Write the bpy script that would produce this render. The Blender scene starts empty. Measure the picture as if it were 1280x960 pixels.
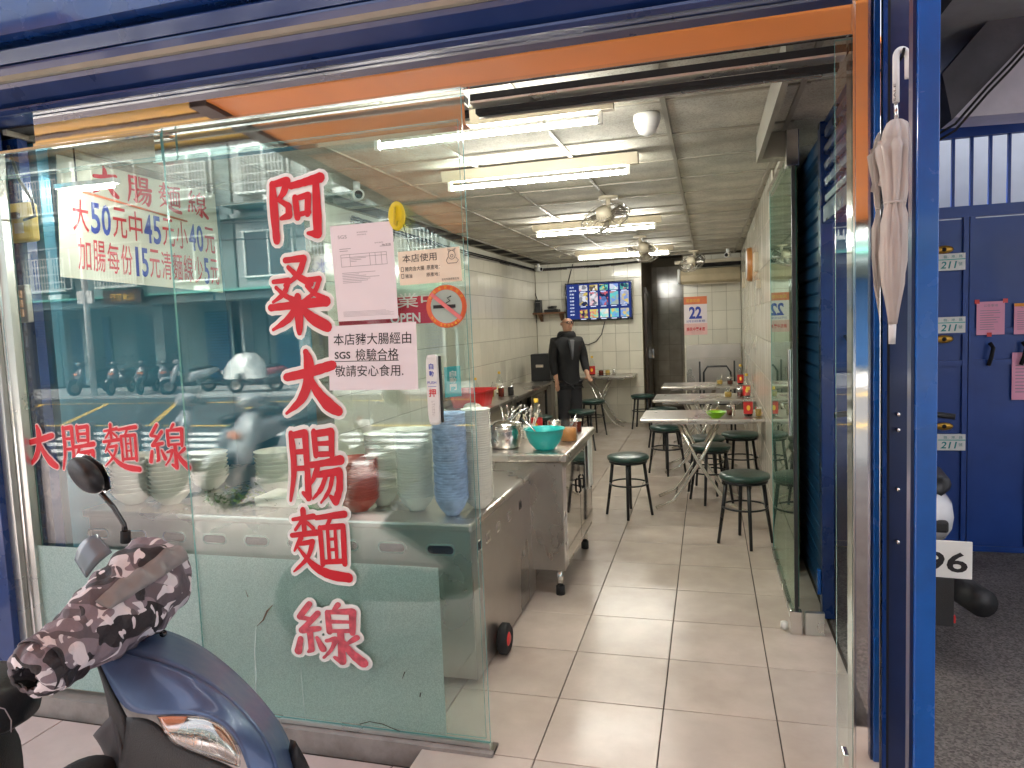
import bpy, bmesh, math, random
from math import sin, cos, pi, radians
from mathutils import Vector, Matrix
random.seed(7)
sc = bpy.context.scene
COL = sc.collection

# ------------------------------------------------------------------ camera
def nrm(v): return Vector(v).normalized()
EYE = Vector((0, 0, 1.6)); FPX = 885.0
_y = nrm((245, -84, FPX)); _x = nrm((3129, -56, -FPX)); _x = (_x - _y * _x.dot(_y)).normalized(); _z = _x.cross(_y)
ROT = Matrix((_x, _y, _z))                 # camera (right, down, forward) -> world
_r, _d, _f = ROT.col[0], ROT.col[1], ROT.col[2]
cam_d = bpy.data.cameras.new('camera'); cam = bpy.data.objects.new('camera', cam_d); COL.objects.link(cam)
cam_d.sensor_width = 36; cam_d.lens = FPX / 1280 * 36; cam_d.clip_start = 0.02; cam_d.clip_end = 500
cam.matrix_world = Matrix(((_r.x, -_d.x, -_f.x, EYE.x), (_r.y, -_d.y, -_f.y, EYE.y), (_r.z, -_d.z, -_f.z, EYE.z), (0, 0, 0, 1)))
sc.camera = cam
# survey helpers: a direction seen from the eye point, cut with a known plane of the place
def ray(px, py): return ROT @ Vector((px - 640, py - 480, FPX))
def P(px, py, y): d = ray(px, py); return EYE + d * (y / d.y)
def PZ(px, py, z): d = ray(px, py); return EYE + d * ((z - 1.6) / d.z)
def PX(px, py, x): d = ray(px, py); return EYE + d * (x / d.x)

# ------------------------------------------------------------------ light
SUN_EL, SUN_AZ = radians(48), radians(322)
w = bpy.data.worlds.new('World'); sc.world = w; w.use_nodes = True
nt = w.node_tree; nt.nodes.clear()
sky = nt.nodes.new('ShaderNodeTexSky'); sky.sky_type = 'NISHITA'; sky.sun_disc = False
sky.sun_elevation = SUN_EL; sky.sun_rotation = SUN_AZ; sky.air_density = 1.0; sky.dust_density = 6.0; sky.ozone_density = 1.0
hs = nt.nodes.new('ShaderNodeHueSaturation'); hs.inputs['Saturation'].default_value = 0.35
bg = nt.nodes.new('ShaderNodeBackground'); bg.inputs[1].default_value = 0.15
wo = nt.nodes.new('ShaderNodeOutputWorld')
nt.links.new(sky.outputs[0], hs.inputs['Color']); nt.links.new(hs.outputs[0], bg.inputs[0]); nt.links.new(bg.outputs[0], wo.inputs[0])
sd = bpy.data.lights.new('sun', 'SUN'); sd.energy = 1.5; sd.angle = radians(12); sd.color = (1, 0.96, 0.9)
so = bpy.data.objects.new('sun', sd); COL.objects.link(so)
sdir = Vector((sin(SUN_AZ) * cos(SUN_EL), cos(SUN_AZ) * cos(SUN_EL), sin(SUN_EL)))
so.rotation_euler = (-sdir).to_track_quat('-Z', 'Y').to_euler()
sc.view_settings.view_transform = 'Standard'; sc.view_settings.look = 'None'
sc.view_settings.exposure = 2.6; sc.view_settings.gamma = 1.0
sc.cycles.max_bounces = 10; sc.cycles.transparent_max_bounces = 24; sc.cycles.glossy_bounces = 5
sc.cycles.transmission_bounces = 8; sc.cycles.diffuse_bounces = 4
sc.cycles.use_denoising = True
sc.cycles.sample_clamp_indirect = 6

# ------------------------------------------------------------------ materials
def _nt(name):
    m = bpy.data.materials.new(name); m.use_nodes = True; t = m.node_tree
    return m, t, t.nodes, t.links, t.nodes['Principled BSDF']
def M(name, col, rough=0.5, metal=0.0, var=0.12, scale=6.0, bump=0.0, bscale=40.0, coat=0.0, rv=0.12, emit=None, es=0.0, objvar=0.0, stain=None, stain_amt=0.0, stain_scale=2.0, stretch=(1, 1, 1), trans=0.0, ior=1.45, alpha=1.0, sub=0.0):
    m, t, N, L, b = _nt(name)
    tc = N.new('ShaderNodeTexCoord'); mp = N.new('ShaderNodeMapping'); L.new(tc.outputs['Object'], mp.inputs[0]); mp.inputs['Scale'].default_value = stretch
    no = N.new('ShaderNodeTexNoise'); no.inputs['Scale'].default_value = scale; no.inputs['Detail'].default_value = 6; L.new(mp.outputs[0], no.inputs['Vector'])
    cr = N.new('ShaderNodeMapRange'); cr.inputs[1].default_value = 0.3; cr.inputs[2].default_value = 0.7
    cr.inputs[3].default_value = 1 - var; cr.inputs[4].default_value = 1 + var; L.new(no.outputs[0], cr.inputs[0])
    mx = N.new('ShaderNodeVectorMath'); mx.operation = 'SCALE'; mx.inputs[0].default_value = col[:3]; L.new(cr.outputs[0], mx.inputs['Scale'])
    out = mx.outputs[0]
    if objvar:
        gp = N.new('ShaderNodeNewGeometry'); L.new(gp.outputs['Position'], mp.inputs[0])
        oi = N.new('ShaderNodeObjectInfo'); mr = N.new('ShaderNodeMapRange'); mr.inputs[3].default_value = 1 - objvar; mr.inputs[4].default_value = 1 + objvar
        L.new(oi.outputs['Random'], mr.inputs[0]); m2 = N.new('ShaderNodeVectorMath'); m2.operation = 'SCALE'; L.new(out, m2.inputs[0]); L.new(mr.outputs[0], m2.inputs['Scale']); out = m2.outputs[0]
    if stain:
        sn = N.new('ShaderNodeTexNoise'); sn.inputs['Scale'].default_value = stain_scale; sn.inputs['Detail'].default_value = 8; sn.inputs['Roughness'].default_value = 0.65
        L.new(tc.outputs['Object'] if not objvar else N.new('ShaderNodeNewGeometry').outputs['Position'], sn.inputs['Vector'])
        sr = N.new('ShaderNodeMapRange'); sr.inputs[1].default_value = 0.42; sr.inputs[2].default_value = 0.85; sr.inputs[4].default_value = stain_amt; L.new(sn.outputs[0], sr.inputs[0])
        mc = N.new('ShaderNodeMix'); mc.data_type = 'RGBA'; L.new(sr.outputs[0], mc.inputs[0]); L.new(out, mc.inputs[6]); mc.inputs[7].default_value = (*stain, 1); out = mc.outputs[2]
    L.new(out, b.inputs['Base Color'])
    rr = N.new('ShaderNodeMapRange'); rr.inputs[1].default_value = 0.3; rr.inputs[2].default_value = 0.7
    rr.inputs[3].default_value = max(0.0, rough * (1 - rv)); rr.inputs[4].default_value = min(1, rough * (1 + rv)); L.new(no.outputs[0], rr.inputs[0]); L.new(rr.outputs[0], b.inputs['Roughness'])
    b.inputs['Metallic'].default_value = metal; b.inputs['IOR'].default_value = ior
    if coat: b.inputs['Coat Weight'].default_value = coat; b.inputs['Coat Roughness'].default_value = 0.08
    if trans: b.inputs['Transmission Weight'].default_value = trans
    if emit: b.inputs['Emission Color'].default_value = (*emit, 1); b.inputs['Emission Strength'].default_value = es
    if bump:
        n2 = N.new('ShaderNodeTexNoise'); n2.inputs['Scale'].default_value = bscale; n2.inputs['Detail'].default_value = 5; L.new(mp.outputs[0], n2.inputs['Vector'])
        bp = N.new('ShaderNodeBump'); bp.inputs['Strength'].default_value = bump; bp.inputs['Distance'].default_value = 0.01; L.new(n2.outputs[0], bp.inputs['Height']); L.new(bp.outputs[0], b.inputs['Normal'])
    return m
def EM(name, col, s):
    m = bpy.data.materials.new(name); m.use_nodes = True; t = m.node_tree; t.nodes.clear()
    e = t.nodes.new('ShaderNodeEmission'); e.inputs[0].default_value = (*col, 1); e.inputs[1].default_value = s
    o = t.nodes.new('ShaderNodeOutputMaterial'); t.links.new(e.outputs[0], o.inputs[0]); return m
def glass(name, tint=(0.93, 0.97, 0.96), refl=0.06, gl=(1.0, 1.0, 0.99), smear=0.03, rough=0.0, boost=1.0):
    m = bpy.data.materials.new(name); m.use_nodes = True; t = m.node_tree; t.nodes.clear(); N, L = t.nodes, t.links
    tr = N.new('ShaderNodeBsdfTransparent'); tr.inputs[0].default_value = (*tint, 1)
    g = N.new('ShaderNodeBsdfGlossy'); g.inputs[0].default_value = (*gl, 1); g.inputs['Roughness'].default_value = rough
    ge = N.new('ShaderNodeNewGeometry'); dp = N.new('ShaderNodeVectorMath'); dp.operation = 'DOT_PRODUCT'; L.new(ge.outputs['Incoming'], dp.inputs[0]); L.new(ge.outputs['Normal'], dp.inputs[1])
    ab = N.new('ShaderNodeMath'); ab.operation = 'ABSOLUTE'; L.new(dp.outputs['Value'], ab.inputs[0])
    om = N.new('ShaderNodeMath'); om.operation = 'SUBTRACT'; om.inputs[0].default_value = 1; L.new(ab.outputs[0], om.inputs[1])
    fr = N.new('ShaderNodeMath'); fr.operation = 'POWER'; fr.inputs[1].default_value = 4.0; L.new(om.outputs[0], fr.inputs[0])
    ma = N.new('ShaderNodeMath'); ma.operation = 'MULTIPLY_ADD'; ma.inputs[1].default_value = boost; ma.inputs[2].default_value = refl; ma.use_clamp = True; L.new(fr.outputs[0], ma.inputs[0])
    mx = N.new('ShaderNodeMixShader'); L.new(ma.outputs[0], mx.inputs[0]); L.new(tr.outputs[0], mx.inputs[1]); L.new(g.outputs[0], mx.inputs[2])
    df = N.new('ShaderNodeBsdfDiffuse'); df.inputs[0].default_value = (0.75, 0.85, 0.82, 1)
    tc = N.new('ShaderNodeTexCoord'); mp = N.new('ShaderNodeMapping'); mp.inputs['Scale'].default_value = (1, 1, 0.45); L.new(tc.outputs['Object'], mp.inputs[0])
    wv = N.new('ShaderNodeTexNoise'); wv.inputs['Scale'].default_value = 3.2; wv.inputs['Detail'].default_value = 9; wv.inputs['Roughness'].default_value = 0.7; wv.inputs['Distortion'].default_value = 1.6; L.new(mp.outputs[0], wv.inputs['Vector'])
    sr = N.new('ShaderNodeMapRange'); sr.inputs[1].default_value = 0.48; sr.inputs[2].default_value = 0.72; sr.inputs[3].default_value = smear * 0.35; sr.inputs[4].default_value = smear * 3; L.new(wv.outputs[0], sr.inputs[0])
    m2 = N.new('ShaderNodeMixShader'); L.new(sr.outputs[0], m2.inputs[0]); L.new(mx.outputs[0], m2.inputs[1]); L.new(df.outputs[0], m2.inputs[2])
    o = N.new('ShaderNodeOutputMaterial'); L.new(m2.outputs[0], o.inputs[0]); return m
def frosted(name):
    m = bpy.data.materials.new(name); m.use_nodes = True; t = m.node_tree; t.nodes.clear(); N, L = t.nodes, t.links
    rf = N.new('ShaderNodeBsdfRefraction'); rf.inputs[0].default_value = (0.82, 0.93, 0.9, 1); rf.inputs['Roughness'].default_value = 0.34; rf.inputs['IOR'].default_value = 1.28
    df = N.new('ShaderNodeBsdfDiffuse')
    tc = N.new('ShaderNodeTexCoord'); n = N.new('ShaderNodeTexNoise'); n.inputs['Scale'].default_value = 260; n.inputs['Detail'].default_value = 2; L.new(tc.outputs['Object'], n.inputs['Vector'])
    cr = N.new('ShaderNodeMix'); cr.data_type = 'RGBA'; cr.inputs[6].default_value = (0.33, 0.52, 0.48, 1); cr.inputs[7].default_value = (0.72, 0.88, 0.84, 1)
    mr = N.new('ShaderNodeMapRange'); mr.inputs[1].default_value = 0.4; mr.inputs[2].default_value = 0.6; L.new(n.outputs[0], mr.inputs[0]); L.new(mr.outputs[0], cr.inputs[0]); L.new(cr.outputs[2], df.inputs[0])
    gl = N.new('ShaderNodeBsdfGlossy'); gl.inputs['Roughness'].default_value = 0.3
    m1 = N.new('ShaderNodeMixShader'); m1.inputs[0].default_value = 0.5; L.new(rf.outputs[0], m1.inputs[1]); L.new(df.outputs[0], m1.inputs[2])
    m2 = N.new('ShaderNodeMixShader'); m2.inputs[0].default_value = 0.08; L.new(m1.outputs[0], m2.inputs[1]); L.new(gl.outputs[0], m2.inputs[2])
    o = N.new('ShaderNodeOutputMaterial'); L.new(m2.outputs[0], o.inputs[0]); return m
def camo(name):
    m, t, N, L, b = _nt(name); b.inputs['Roughness'].default_value = 0.62
    tc = N.new('ShaderNodeTexCoord')
    wz = N.new('ShaderNodeTexNoise'); wz.inputs['Scale'].default_value = 9; L.new(tc.outputs['Object'], wz.inputs['Vector'])
    col = None
    base = (0.22, 0.18, 0.21)
    layers = [((0.64, 0.61, 0.64), 13, 0.54, 0.0), ((0.11, 0.09, 0.105), 13, 0.55, 5.1), ((0.022, 0.018, 0.022), 11, 0.565, 9.7), ((0.72, 0.67, 0.70), 19, 0.60, 17.3)]
    prev = None
    for c, s, th, off in layers:
        mp = N.new('ShaderNodeMapping'); mp.inputs['Location'].default_value = (off, off * 0.7, off * 1.3); L.new(tc.outputs['Object'], mp.inputs[0])
        n = N.new('ShaderNodeTexNoise'); n.inputs['Scale'].default_value = s; n.inputs['Detail'].default_value = 1.2; n.inputs['Distortion'].default_value = 1.1; L.new(mp.outputs[0], n.inputs['Vector'])
        g = N.new('ShaderNodeMath'); g.operation = 'GREATER_THAN'; g.inputs[1].default_value = th; L.new(n.outputs[0], g.inputs[0])
        mx = N.new('ShaderNodeMix'); mx.data_type = 'RGBA'; L.new(g.outputs[0], mx.inputs[0])
        if prev is None: mx.inputs[6].default_value = (*base, 1)
        else: L.new(prev, mx.inputs[6])
        mx.inputs[7].default_value = (*c, 1); prev = mx.outputs[2]
    L.new(prev, b.inputs['Base Color'])
    n2 = N.new('ShaderNodeTexNoise'); n2.inputs['Scale'].default_value = 26; n2.inputs['Detail'].default_value = 3; L.new(tc.outputs['Object'], n2.inputs['Vector'])
    bp = N.new('ShaderNodeBump'); bp.inputs['Strength'].default_value = 0.55; bp.inputs['Distance'].default_value = 0.02; L.new(n2.outputs[0], bp.inputs['Height']); L.new(bp.outputs[0], b.inputs['Normal'])
    return m
def speck(name, base, dark, light, scale=60, rough=0.8, bump=0.5, dist=0.01, coarse=3.0):
    m, t, N, L, b = _nt(name); b.inputs['Roughness'].default_value = rough
    tc = N.new('ShaderNodeTexCoord'); v = N.new('ShaderNodeTexVoronoi'); v.inputs['Scale'].default_value = scale; L.new(tc.outputs['Object'], v.inputs['Vector'])
    cr = N.new('ShaderNodeValToRGB'); cr.color_ramp.elements[0].color = (*dark, 1); cr.color_ramp.elements[1].color = (*light, 1); e = cr.color_ramp.elements.new(0.5); e.color = (*base, 1)
    sp = N.new('ShaderNodeSeparateColor'); L.new(v.outputs['Color'], sp.inputs[0]); L.new(sp.outputs[0], cr.inputs[0])
    n = N.new('ShaderNodeTexNoise'); n.inputs['Scale'].default_value = coarse; n.inputs['Detail'].default_value = 6; L.new(tc.outputs['Object'], n.inputs['Vector'])
    mr = N.new('ShaderNodeMapRange'); mr.inputs[1].default_value = 0.3; mr.inputs[2].default_value = 0.7; mr.inputs[3].default_value = 0.7; mr.inputs[4].default_value = 1.25; L.new(n.outputs[0], mr.inputs[0])
    vm = N.new('ShaderNodeVectorMath'); vm.operation = 'SCALE'; L.new(cr.outputs[0], vm.inputs[0]); L.new(mr.outputs[0], vm.inputs['Scale']); L.new(vm.outputs[0], b.inputs['Base Color'])
    bp = N.new('ShaderNodeBump'); bp.inputs['Strength'].default_value = bump; bp.inputs['Distance'].default_value = dist; L.new(v.outputs['Distance'], bp.inputs['Height']); L.new(bp.outputs[0], b.inputs['Normal'])
    return m

BLUE = M('blue_gloss_paint', (0.005, 0.032, 0.15), 0.28, var=0.18, coat=0.5, bump=0.12, bscale=12, stain=(0.004, 0.012, 0.05), stain_amt=0.28, stain_scale=5)
GATEB = M('blue_gate_paint', (0.006, 0.05, 0.27), 0.42, var=0.2, coat=0.1, bump=0.15, bscale=9, stain=(0.02, 0.03, 0.07), stain_amt=0.5, stain_scale=3)
BLUEB = M('blue_post_paint', (0.01, 0.105, 0.43), 0.26, var=0.1, coat=0.35, bump=0.08, bscale=14, stain=(0.02, 0.06, 0.16), stain_amt=0.45, stain_scale=9)
BLUEL = M('worn_blue_frame_paint', (0.008, 0.028, 0.12), 0.3, var=0.25, coat=0.55, bump=0.25, bscale=7, stain=(0.012, 0.02, 0.06), stain_amt=0.6, stain_scale=6)
NAVY = M('dark_navy_paint', (0.006, 0.02, 0.085), 0.35, var=0.2, coat=0.3)
TEALP = M('teal_wall_paint', (0.04, 0.2, 0.3), 0.55, var=0.1, stain=(0.04, 0.2, 0.3), stain_amt=0.4)
TEALSH = M('teal_shutter_paint', (0.01, 0.055, 0.14), 0.35, var=0.2)
STEEL = M('brushed_steel', (0.62, 0.58, 0.54), 0.3, 0.95, var=0.06, scale=2.2, rv=0.22, stain=(0.42, 0.36, 0.31), stain_amt=0.5, stain_scale=4)
STEELD = M('dull_steel', (0.46, 0.43, 0.4), 0.3, 0.9, var=0.15, scale=2.2, bump=0.12, bscale=2.5, rv=0.3, stretch=(1, 1, 0.45), stain=(0.3, 0.26, 0.22), stain_amt=0.6)
MIRROR = M('polished_steel', (0.86, 0.84, 0.82), 0.045, 1.0, var=0.03, scale=3, bump=0.05, bscale=3, rv=0.5)
CHROME = M('chrome', (0.75, 0.74, 0.72), 0.12, 1.0, var=0.05)
ALU = M('aluminium_frame', (0.62, 0.63, 0.6), 0.28, 0.9, var=0.05, scale=3, rv=0.08)
BLACK = M('black_plastic', (0.018, 0.018, 0.02), 0.45, var=0.2, bump=0.1, bscale=120)
BLACKG = M('black_gloss', (0.012, 0.012, 0.014), 0.15, var=0.1, coat=0.5)
RUBBER = M('rubber', (0.02, 0.02, 0.021), 0.75, var=0.2, bump=0.2, bscale=90)
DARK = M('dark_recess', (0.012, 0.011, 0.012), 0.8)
WHITE = M('white_plastic', (0.78, 0.77, 0.74), 0.4, var=0.05)
WHITEP = M('white_paint', (0.5, 0.52, 0.56), 0.6, var=0.06, stain=(0.5, 0.48, 0.46), stain_amt=0.4)
CREAM = M('cream_plastic', (0.62, 0.55, 0.42), 0.45, var=0.05)
FLOORT = M('beige_floor_tile', (0.53, 0.46, 0.405), 0.22, var=0.07, scale=5.5, bump=0.02, bscale=50, rv=0.12, objvar=0.045, stain=(0.30, 0.23, 0.18), stain_amt=0.5, stain_scale=2.1)
STEPT = M('pink_step_tile', (0.55, 0.45, 0.42), 0.35, var=0.1, scale=4, objvar=0.05, stain=(0.3, 0.24, 0.21), stain_amt=0.5, stain_scale=3)
GROUT = M('dark_grout', (0.05, 0.04, 0.033), 0.9)
WALLT = M('cream_wall_tile', (0.70, 0.67, 0.57), 0.13, var=0.04, scale=3, rv=0.15, objvar=0.05, bump=0.03, bscale=5, stain=(0.6, 0.55, 0.43), stain_amt=0.3)
WALLTD = M('brown_wall_tile', (0.36, 0.31, 0.24), 0.1, var=0.15, objvar=0.12, bump=0.06, bscale=5)
WGROUT = M('wall_grout', (0.2, 0.17, 0.12), 0.9)
CEILT = speck('mineral_ceiling_panel', (0.45, 0.43, 0.36), (0.33, 0.30, 0.25), (0.48, 0.46, 0.40), scale=170, rough=0.9, bump=0.12, dist=0.002)
RUNNER = M('ceiling_runner', (0.27, 0.25, 0.2), 0.5, var=0.1)
RUNNERW = M('white_ceiling_runner', (0.8, 0.78, 0.7), 0.4)
ORANGE = M('orange_canopy_vinyl', (0.86, 0.27, 0.035), 0.5, var=0.1, scale=2, bump=0.1, bscale=3, sub=0.2)
YELLOWA = M('yellow_canopy_vinyl', (0.85, 0.48, 0.03), 0.5, var=0.1, scale=2)
BROWNA = M('brown_canopy_band', (0.07, 0.04, 0.03), 0.6)
RED = M('red_lettering_paint', (0.62, 0.008, 0.022), 0.4, var=0.06)
REDF = M('faded_red_lettering', (0.55, 0.03, 0.04), 0.5, var=0.15)
REDP = M('film_veiled_red_lettering', (0.62, 0.10, 0.13), 0.6, var=0.35, scale=30)
OUTL = M('white_outline_vinyl', (0.86, 0.86, 0.82), 0.5, var=0.03)
INKB = M('blue_ink', (0.03, 0.06, 0.42), 0.5)
INK = M('black_ink', (0.02, 0.018, 0.02), 0.6)
INKG = M('grey_ink', (0.28, 0.25, 0.27), 0.6)
PAPER = M('pinkish_paper', (0.84, 0.76, 0.79), 0.75, var=0.02)
PAPERP = M('pink_paper', (0.8, 0.36, 0.5), 0.75, var=0.04)
PAPERC = M('cream_card', (0.85, 0.74, 0.58), 0.65, var=0.02)
BANNER = M('yellowed_white_banner', (0.8, 0.78, 0.66), 0.5, var=0.06, scale=2)
GREENV = M('dark_green_vinyl', (0.012, 0.045, 0.038), 0.3, var=0.15, bump=0.15, bscale=9, coat=0.2)
BLKTUBE = M('black_tube', (0.012, 0.014, 0.018), 0.3, var=0.1)
TURQ = M('turquoise_plastic', (0.015, 0.42, 0.40), 0.3, coat=0.2)
LIME = M('lime_plastic', (0.22, 0.5, 0.02), 0.3)
REDPL = M('red_plastic', (0.62, 0.03, 0.03), 0.35, coat=0.2)
YCAP = M('yellow_cap', (0.8, 0.5, 0.05), 0.4)
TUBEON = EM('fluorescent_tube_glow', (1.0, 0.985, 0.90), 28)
WOODO = M('orange_wood', (0.5, 0.2, 0.05), 0.35, coat=0.4)
SKIN = M('skin', (0.46, 0.25, 0.165), 0.5, var=0.06)
JACKET = M('black_jacket', (0.009, 0.009, 0.011), 0.7, bump=0.3, bscale=25)
TROUSER = M('charcoal_trousers', (0.028, 0.028, 0.033), 0.8)
SHIRT = M('grey_shirt', (0.16, 0.16, 0.18), 0.8)
SBLUE = M('metallic_blue_fairing', (0.065, 0.11, 0.225), 0.42, 0.35, var=0.06, scale=30, coat=0.25)
SBLACK = M('grained_black_fairing', (0.024, 0.023, 0.024), 0.5, var=0.15, bump=0.35, bscale=330)
SEATM = M('black_vinyl_seat', (0.012, 0.012, 0.013), 0.42, bump=0.1, bscale=160, coat=0.15)
SGREY = M('pearl_grey_fairing', (0.36, 0.37, 0.38), 0.35, coat=0.5, var=0.05)
SWHITE = M('pearl_white_fairing', (0.75, 0.76, 0.78), 0.25, coat=0.7, var=0.03)
SDARKF = M('dark_grey_fairing', (0.05, 0.055, 0.07), 0.3, coat=0.6)
SREDF = M('dark_red_fairing', (0.2, 0.02, 0.03), 0.3, coat=0.6)
CAMO = camo('pink_grey_camouflage')
REFLB = M('grey_reflective_band', (0.24, 0.23, 0.23), 0.4, var=0.15, scale=14, bump=0.4, bscale=18)
LENS = glass('headlight_lens', tint=(0.95, 0.93, 0.9), refl=0.14, gl=(1, 0.98, 0.95), smear=0.06)
AMBER = M('amber_reflector', (0.75, 0.3, 0.16), 0.2, trans=0.2)
GLD = glass('door_glass', refl=0.052, smear=0.008, boost=0.7)
GLS = glass('side_glass_panel', tint=(0.85, 0.91, 0.87), refl=0.09, gl=(0.75, 0.9, 0.8), smear=0.02, boost=0.9)
GEDGE = M('green_glass_edge', (0.16, 0.38, 0.36), 0.15, var=0.1)
FROST = frosted('frosted_film')
CLEARP = glass('clear_plastic', tint=(0.94, 0.96, 0.95), refl=0.03, smear=0.04)
SAUCEY = M('yellow_sauce', (0.5, 0.33, 0.08), 0.3)
SAUCER = M('dark_chilli_sauce', (0.13, 0.02, 0.01), 0.25)
COLA = M('dark_soy_liquid', (0.02, 0.01, 0.008), 0.15, coat=0.5)
BOWLW = M('white_melamine', (0.8, 0.78, 0.7), 0.35, var=0.06)
BOWLR = M('red_melamine', (0.55, 0.06, 0.03), 0.35)
BOWLG = M('green_melamine', (0.03, 0.28, 0.06), 0.35)
CUPB = M('blue_print_paper_cup', (0.42, 0.52, 0.75), 0.45, var=0.35, scale=22)
ASPH = speck('asphalt', (0.05, 0.05, 0.052), (0.03, 0.03, 0.03), (0.1, 0.1, 0.1), scale=90)
PEBBLE = speck('washed_pebble_ground', (0.14, 0.125, 0.118), (0.075, 0.065, 0.06), (0.21, 0.19, 0.175), scale=120, bump=0.5, coarse=2)
CONC = M('grey_concrete', (0.3, 0.29, 0.29), 0.85, var=0.12, bump=0.3, stain=(0.16, 0.15, 0.15), stain_amt=0.5)
YLINE = M('yellow_road_paint', (0.65, 0.42, 0.05), 0.7)
WLINE = M('white_road_paint', (0.75, 0.75, 0.72), 0.7)
GBLDG = M('green_render', (0.19, 0.24, 0.24), 0.8, var=0.15, scale=0.6, stain=(0.1, 0.18, 0.17), stain_amt=0.6, stain_scale=0.7)
GBLDG2 = M('pale_render', (0.30, 0.33, 0.33), 0.8, var=0.15, scale=0.6, stain=(0.2, 0.22, 0.2), stain_amt=0.6, stain_scale=0.7)
WINGL = M('dark_window_glass', (0.05, 0.07, 0.08), 0.1, coat=0.3)
GRILLE = M('white_window_grille', (0.7, 0.72, 0.7), 0.5)
SHUT = M('teal_roller_shutter', (0.07, 0.135, 0.17), 0.5)
SHUTB = M('deep_blue_roller_shutter', (0.012, 0.09, 0.25), 0.5)
LEAF = M('leaf_green', (0.06, 0.13, 0.03), 0.6, var=0.4)

# ------------------------------------------------------------------ mesh building
def setp(o, label=None, cat=None, group=None, kind=None):
    if label: o['label'] = label
    if cat: o['category'] = cat
    if group: o['group'] = group
    if kind: o['kind'] = kind
    return o
def thing(name, label, cat, loc=(0, 0, 0), rz=0.0, group=None):
    o = bpy.data.objects.new(name, None); COL.objects.link(o); o.location = loc; o.rotation_euler = (0, 0, rz); o.empty_display_size = 0.05
    return setp(o, label, cat, group)
def link(name, me, parent=None):
    o = bpy.data.objects.new(name, me); COL.objects.link(o)
    if parent is not None: o.parent = parent
    return o
class MB:
    def __init__(s): s.v = []; s.f = []; s.m = []; s.sm = []
    def add(s, vs, fs, mi=0, smooth=False):
        k = len(s.v); s.v += [tuple(v) for v in vs]
        for f in fs: s.f.append(tuple(i + k for i in f)); s.m.append(mi); s.sm.append(smooth)
        return s
    def box(s, a, b, mi=0, mat=None):
        x0, y0, z0 = a; x1, y1, z1 = b
        vs = [Vector(p) for p in ((x0, y0, z0), (x1, y0, z0), (x1, y1, z0), (x0, y1, z0), (x0, y0, z1), (x1, y0, z1), (x1, y1, z1), (x0, y1, z1))]
        if mat: vs = [mat @ v for v in vs]
        return s.add(vs, [(0, 3, 2, 1), (4, 5, 6, 7), (0, 1, 5, 4), (1, 2, 6, 5), (2, 3, 7, 6), (3, 0, 4, 7)], mi)
    def tube(s, pts, r, n=8, mi=0, smooth=True, cap=True):
        pts = [Vector(p) for p in pts]; rs = r if isinstance(r, (list, tuple)) else [r] * len(pts)
        rings = []; up = Vector((0, 0, 1)); prev = None
        for i, p in enumerate(pts):
            d = (pts[min(i + 1, len(pts) - 1)] - pts[max(i - 1, 0)]).normalized()
            if prev is None: a = d.cross(up); a = d.cross(Vector((1, 0, 0))) if a.length < 0.05 else a
            else: a = prev - d * prev.dot(d)
            a.normalize(); b = d.cross(a); prev = a
            rings.append([p + (a * cos(2 * pi * k / n) + b * sin(2 * pi * k / n)) * rs[i] for k in range(n)])
        return s.loft(rings, mi, smooth, cap)
    def loft(s, rings, mi=0, smooth=True, cap=True, closed=True):
        n = len(rings[0]); vs = [v for r in rings for v in r]; fs = []
        for i in range(len(rings) - 1):
            for k in range(n if closed else n - 1):
                k2 = (k + 1) % n; fs.append((i * n + k, i * n + k2, (i + 1) * n + k2, (i + 1) * n + k))
        if cap and closed: fs.append(tuple(range(n - 1, -1, -1))); fs.append(tuple((len(rings) - 1) * n + k for k in range(n)))
        return s.add(vs, fs, mi, smooth)
    def lathe(s, prof, c=(0, 0, 0), n=20, mi=0, axis='z', smooth=True, mod=None, cap=False):
        rings = []
        for r, h in prof:
            ring = []
            for k in range(n):
                a = 2 * pi * k / n; rr = r * (mod(a, h) if mod else 1)
                p = Vector((rr * cos(a), rr * sin(a), h))
                if axis == 'y': p = Vector((p.x, p.z, p.y))
                if axis == 'x': p = Vector((p.z, p.x, p.y))
                ring.append(p + Vector(c))
            rings.append(ring)
        return s.loft(rings, mi, smooth, cap)
    def prism(s, poly, d, mi=0):   # poly: list of points, extruded by vector d
        n = len(poly); d = Vector(d); vs = [Vector(p) for p in poly] + [Vector(p) + d for p in poly]
        return s.add(vs, [tuple(range(n)), tuple(range(2 * n - 1, n - 1, -1))] + [(i, i + n, (i + 1) % n + n, (i + 1) % n) for i in range(n)], mi)
    def grid(s, rows, mi=0, smooth=True):
        return s.loft(rows, mi, smooth, False, False)
    def mesh(s, name, mats):
        me = bpy.data.meshes.new(name); me.from_pydata(s.v, [], s.f)
        for m in (mats if isinstance(mats, (list, tuple)) else [mats]): me.materials.append(m)
        me.polygons.foreach_set('material_index', s.m); me.polygons.foreach_set('use_smooth', s.sm); me.update()
        bm = bmesh.new(); bm.from_mesh(me); bmesh.ops.recalc_face_normals(bm, faces=bm.faces); bm.to_mesh(me); bm.free()
        return me
    def build(s, name, mats, parent=None, bev=0.0, sub=0, solid=0.0):
        o = link(name, s.mesh(name, mats), parent)
        if solid: q = o.modifiers.new('solid', 'SOLIDIFY'); q.thickness = solid; q.offset = 0
        if bev: q = o.modifiers.new('bevel', 'BEVEL'); q.width = bev; q.segments = 2; q.limit_method = 'ANGLE'; q.angle_limit = radians(50)
        if sub: q = o.modifiers.new('sub', 'SUBSURF'); q.levels = sub; q.render_levels = sub
        return o
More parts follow.
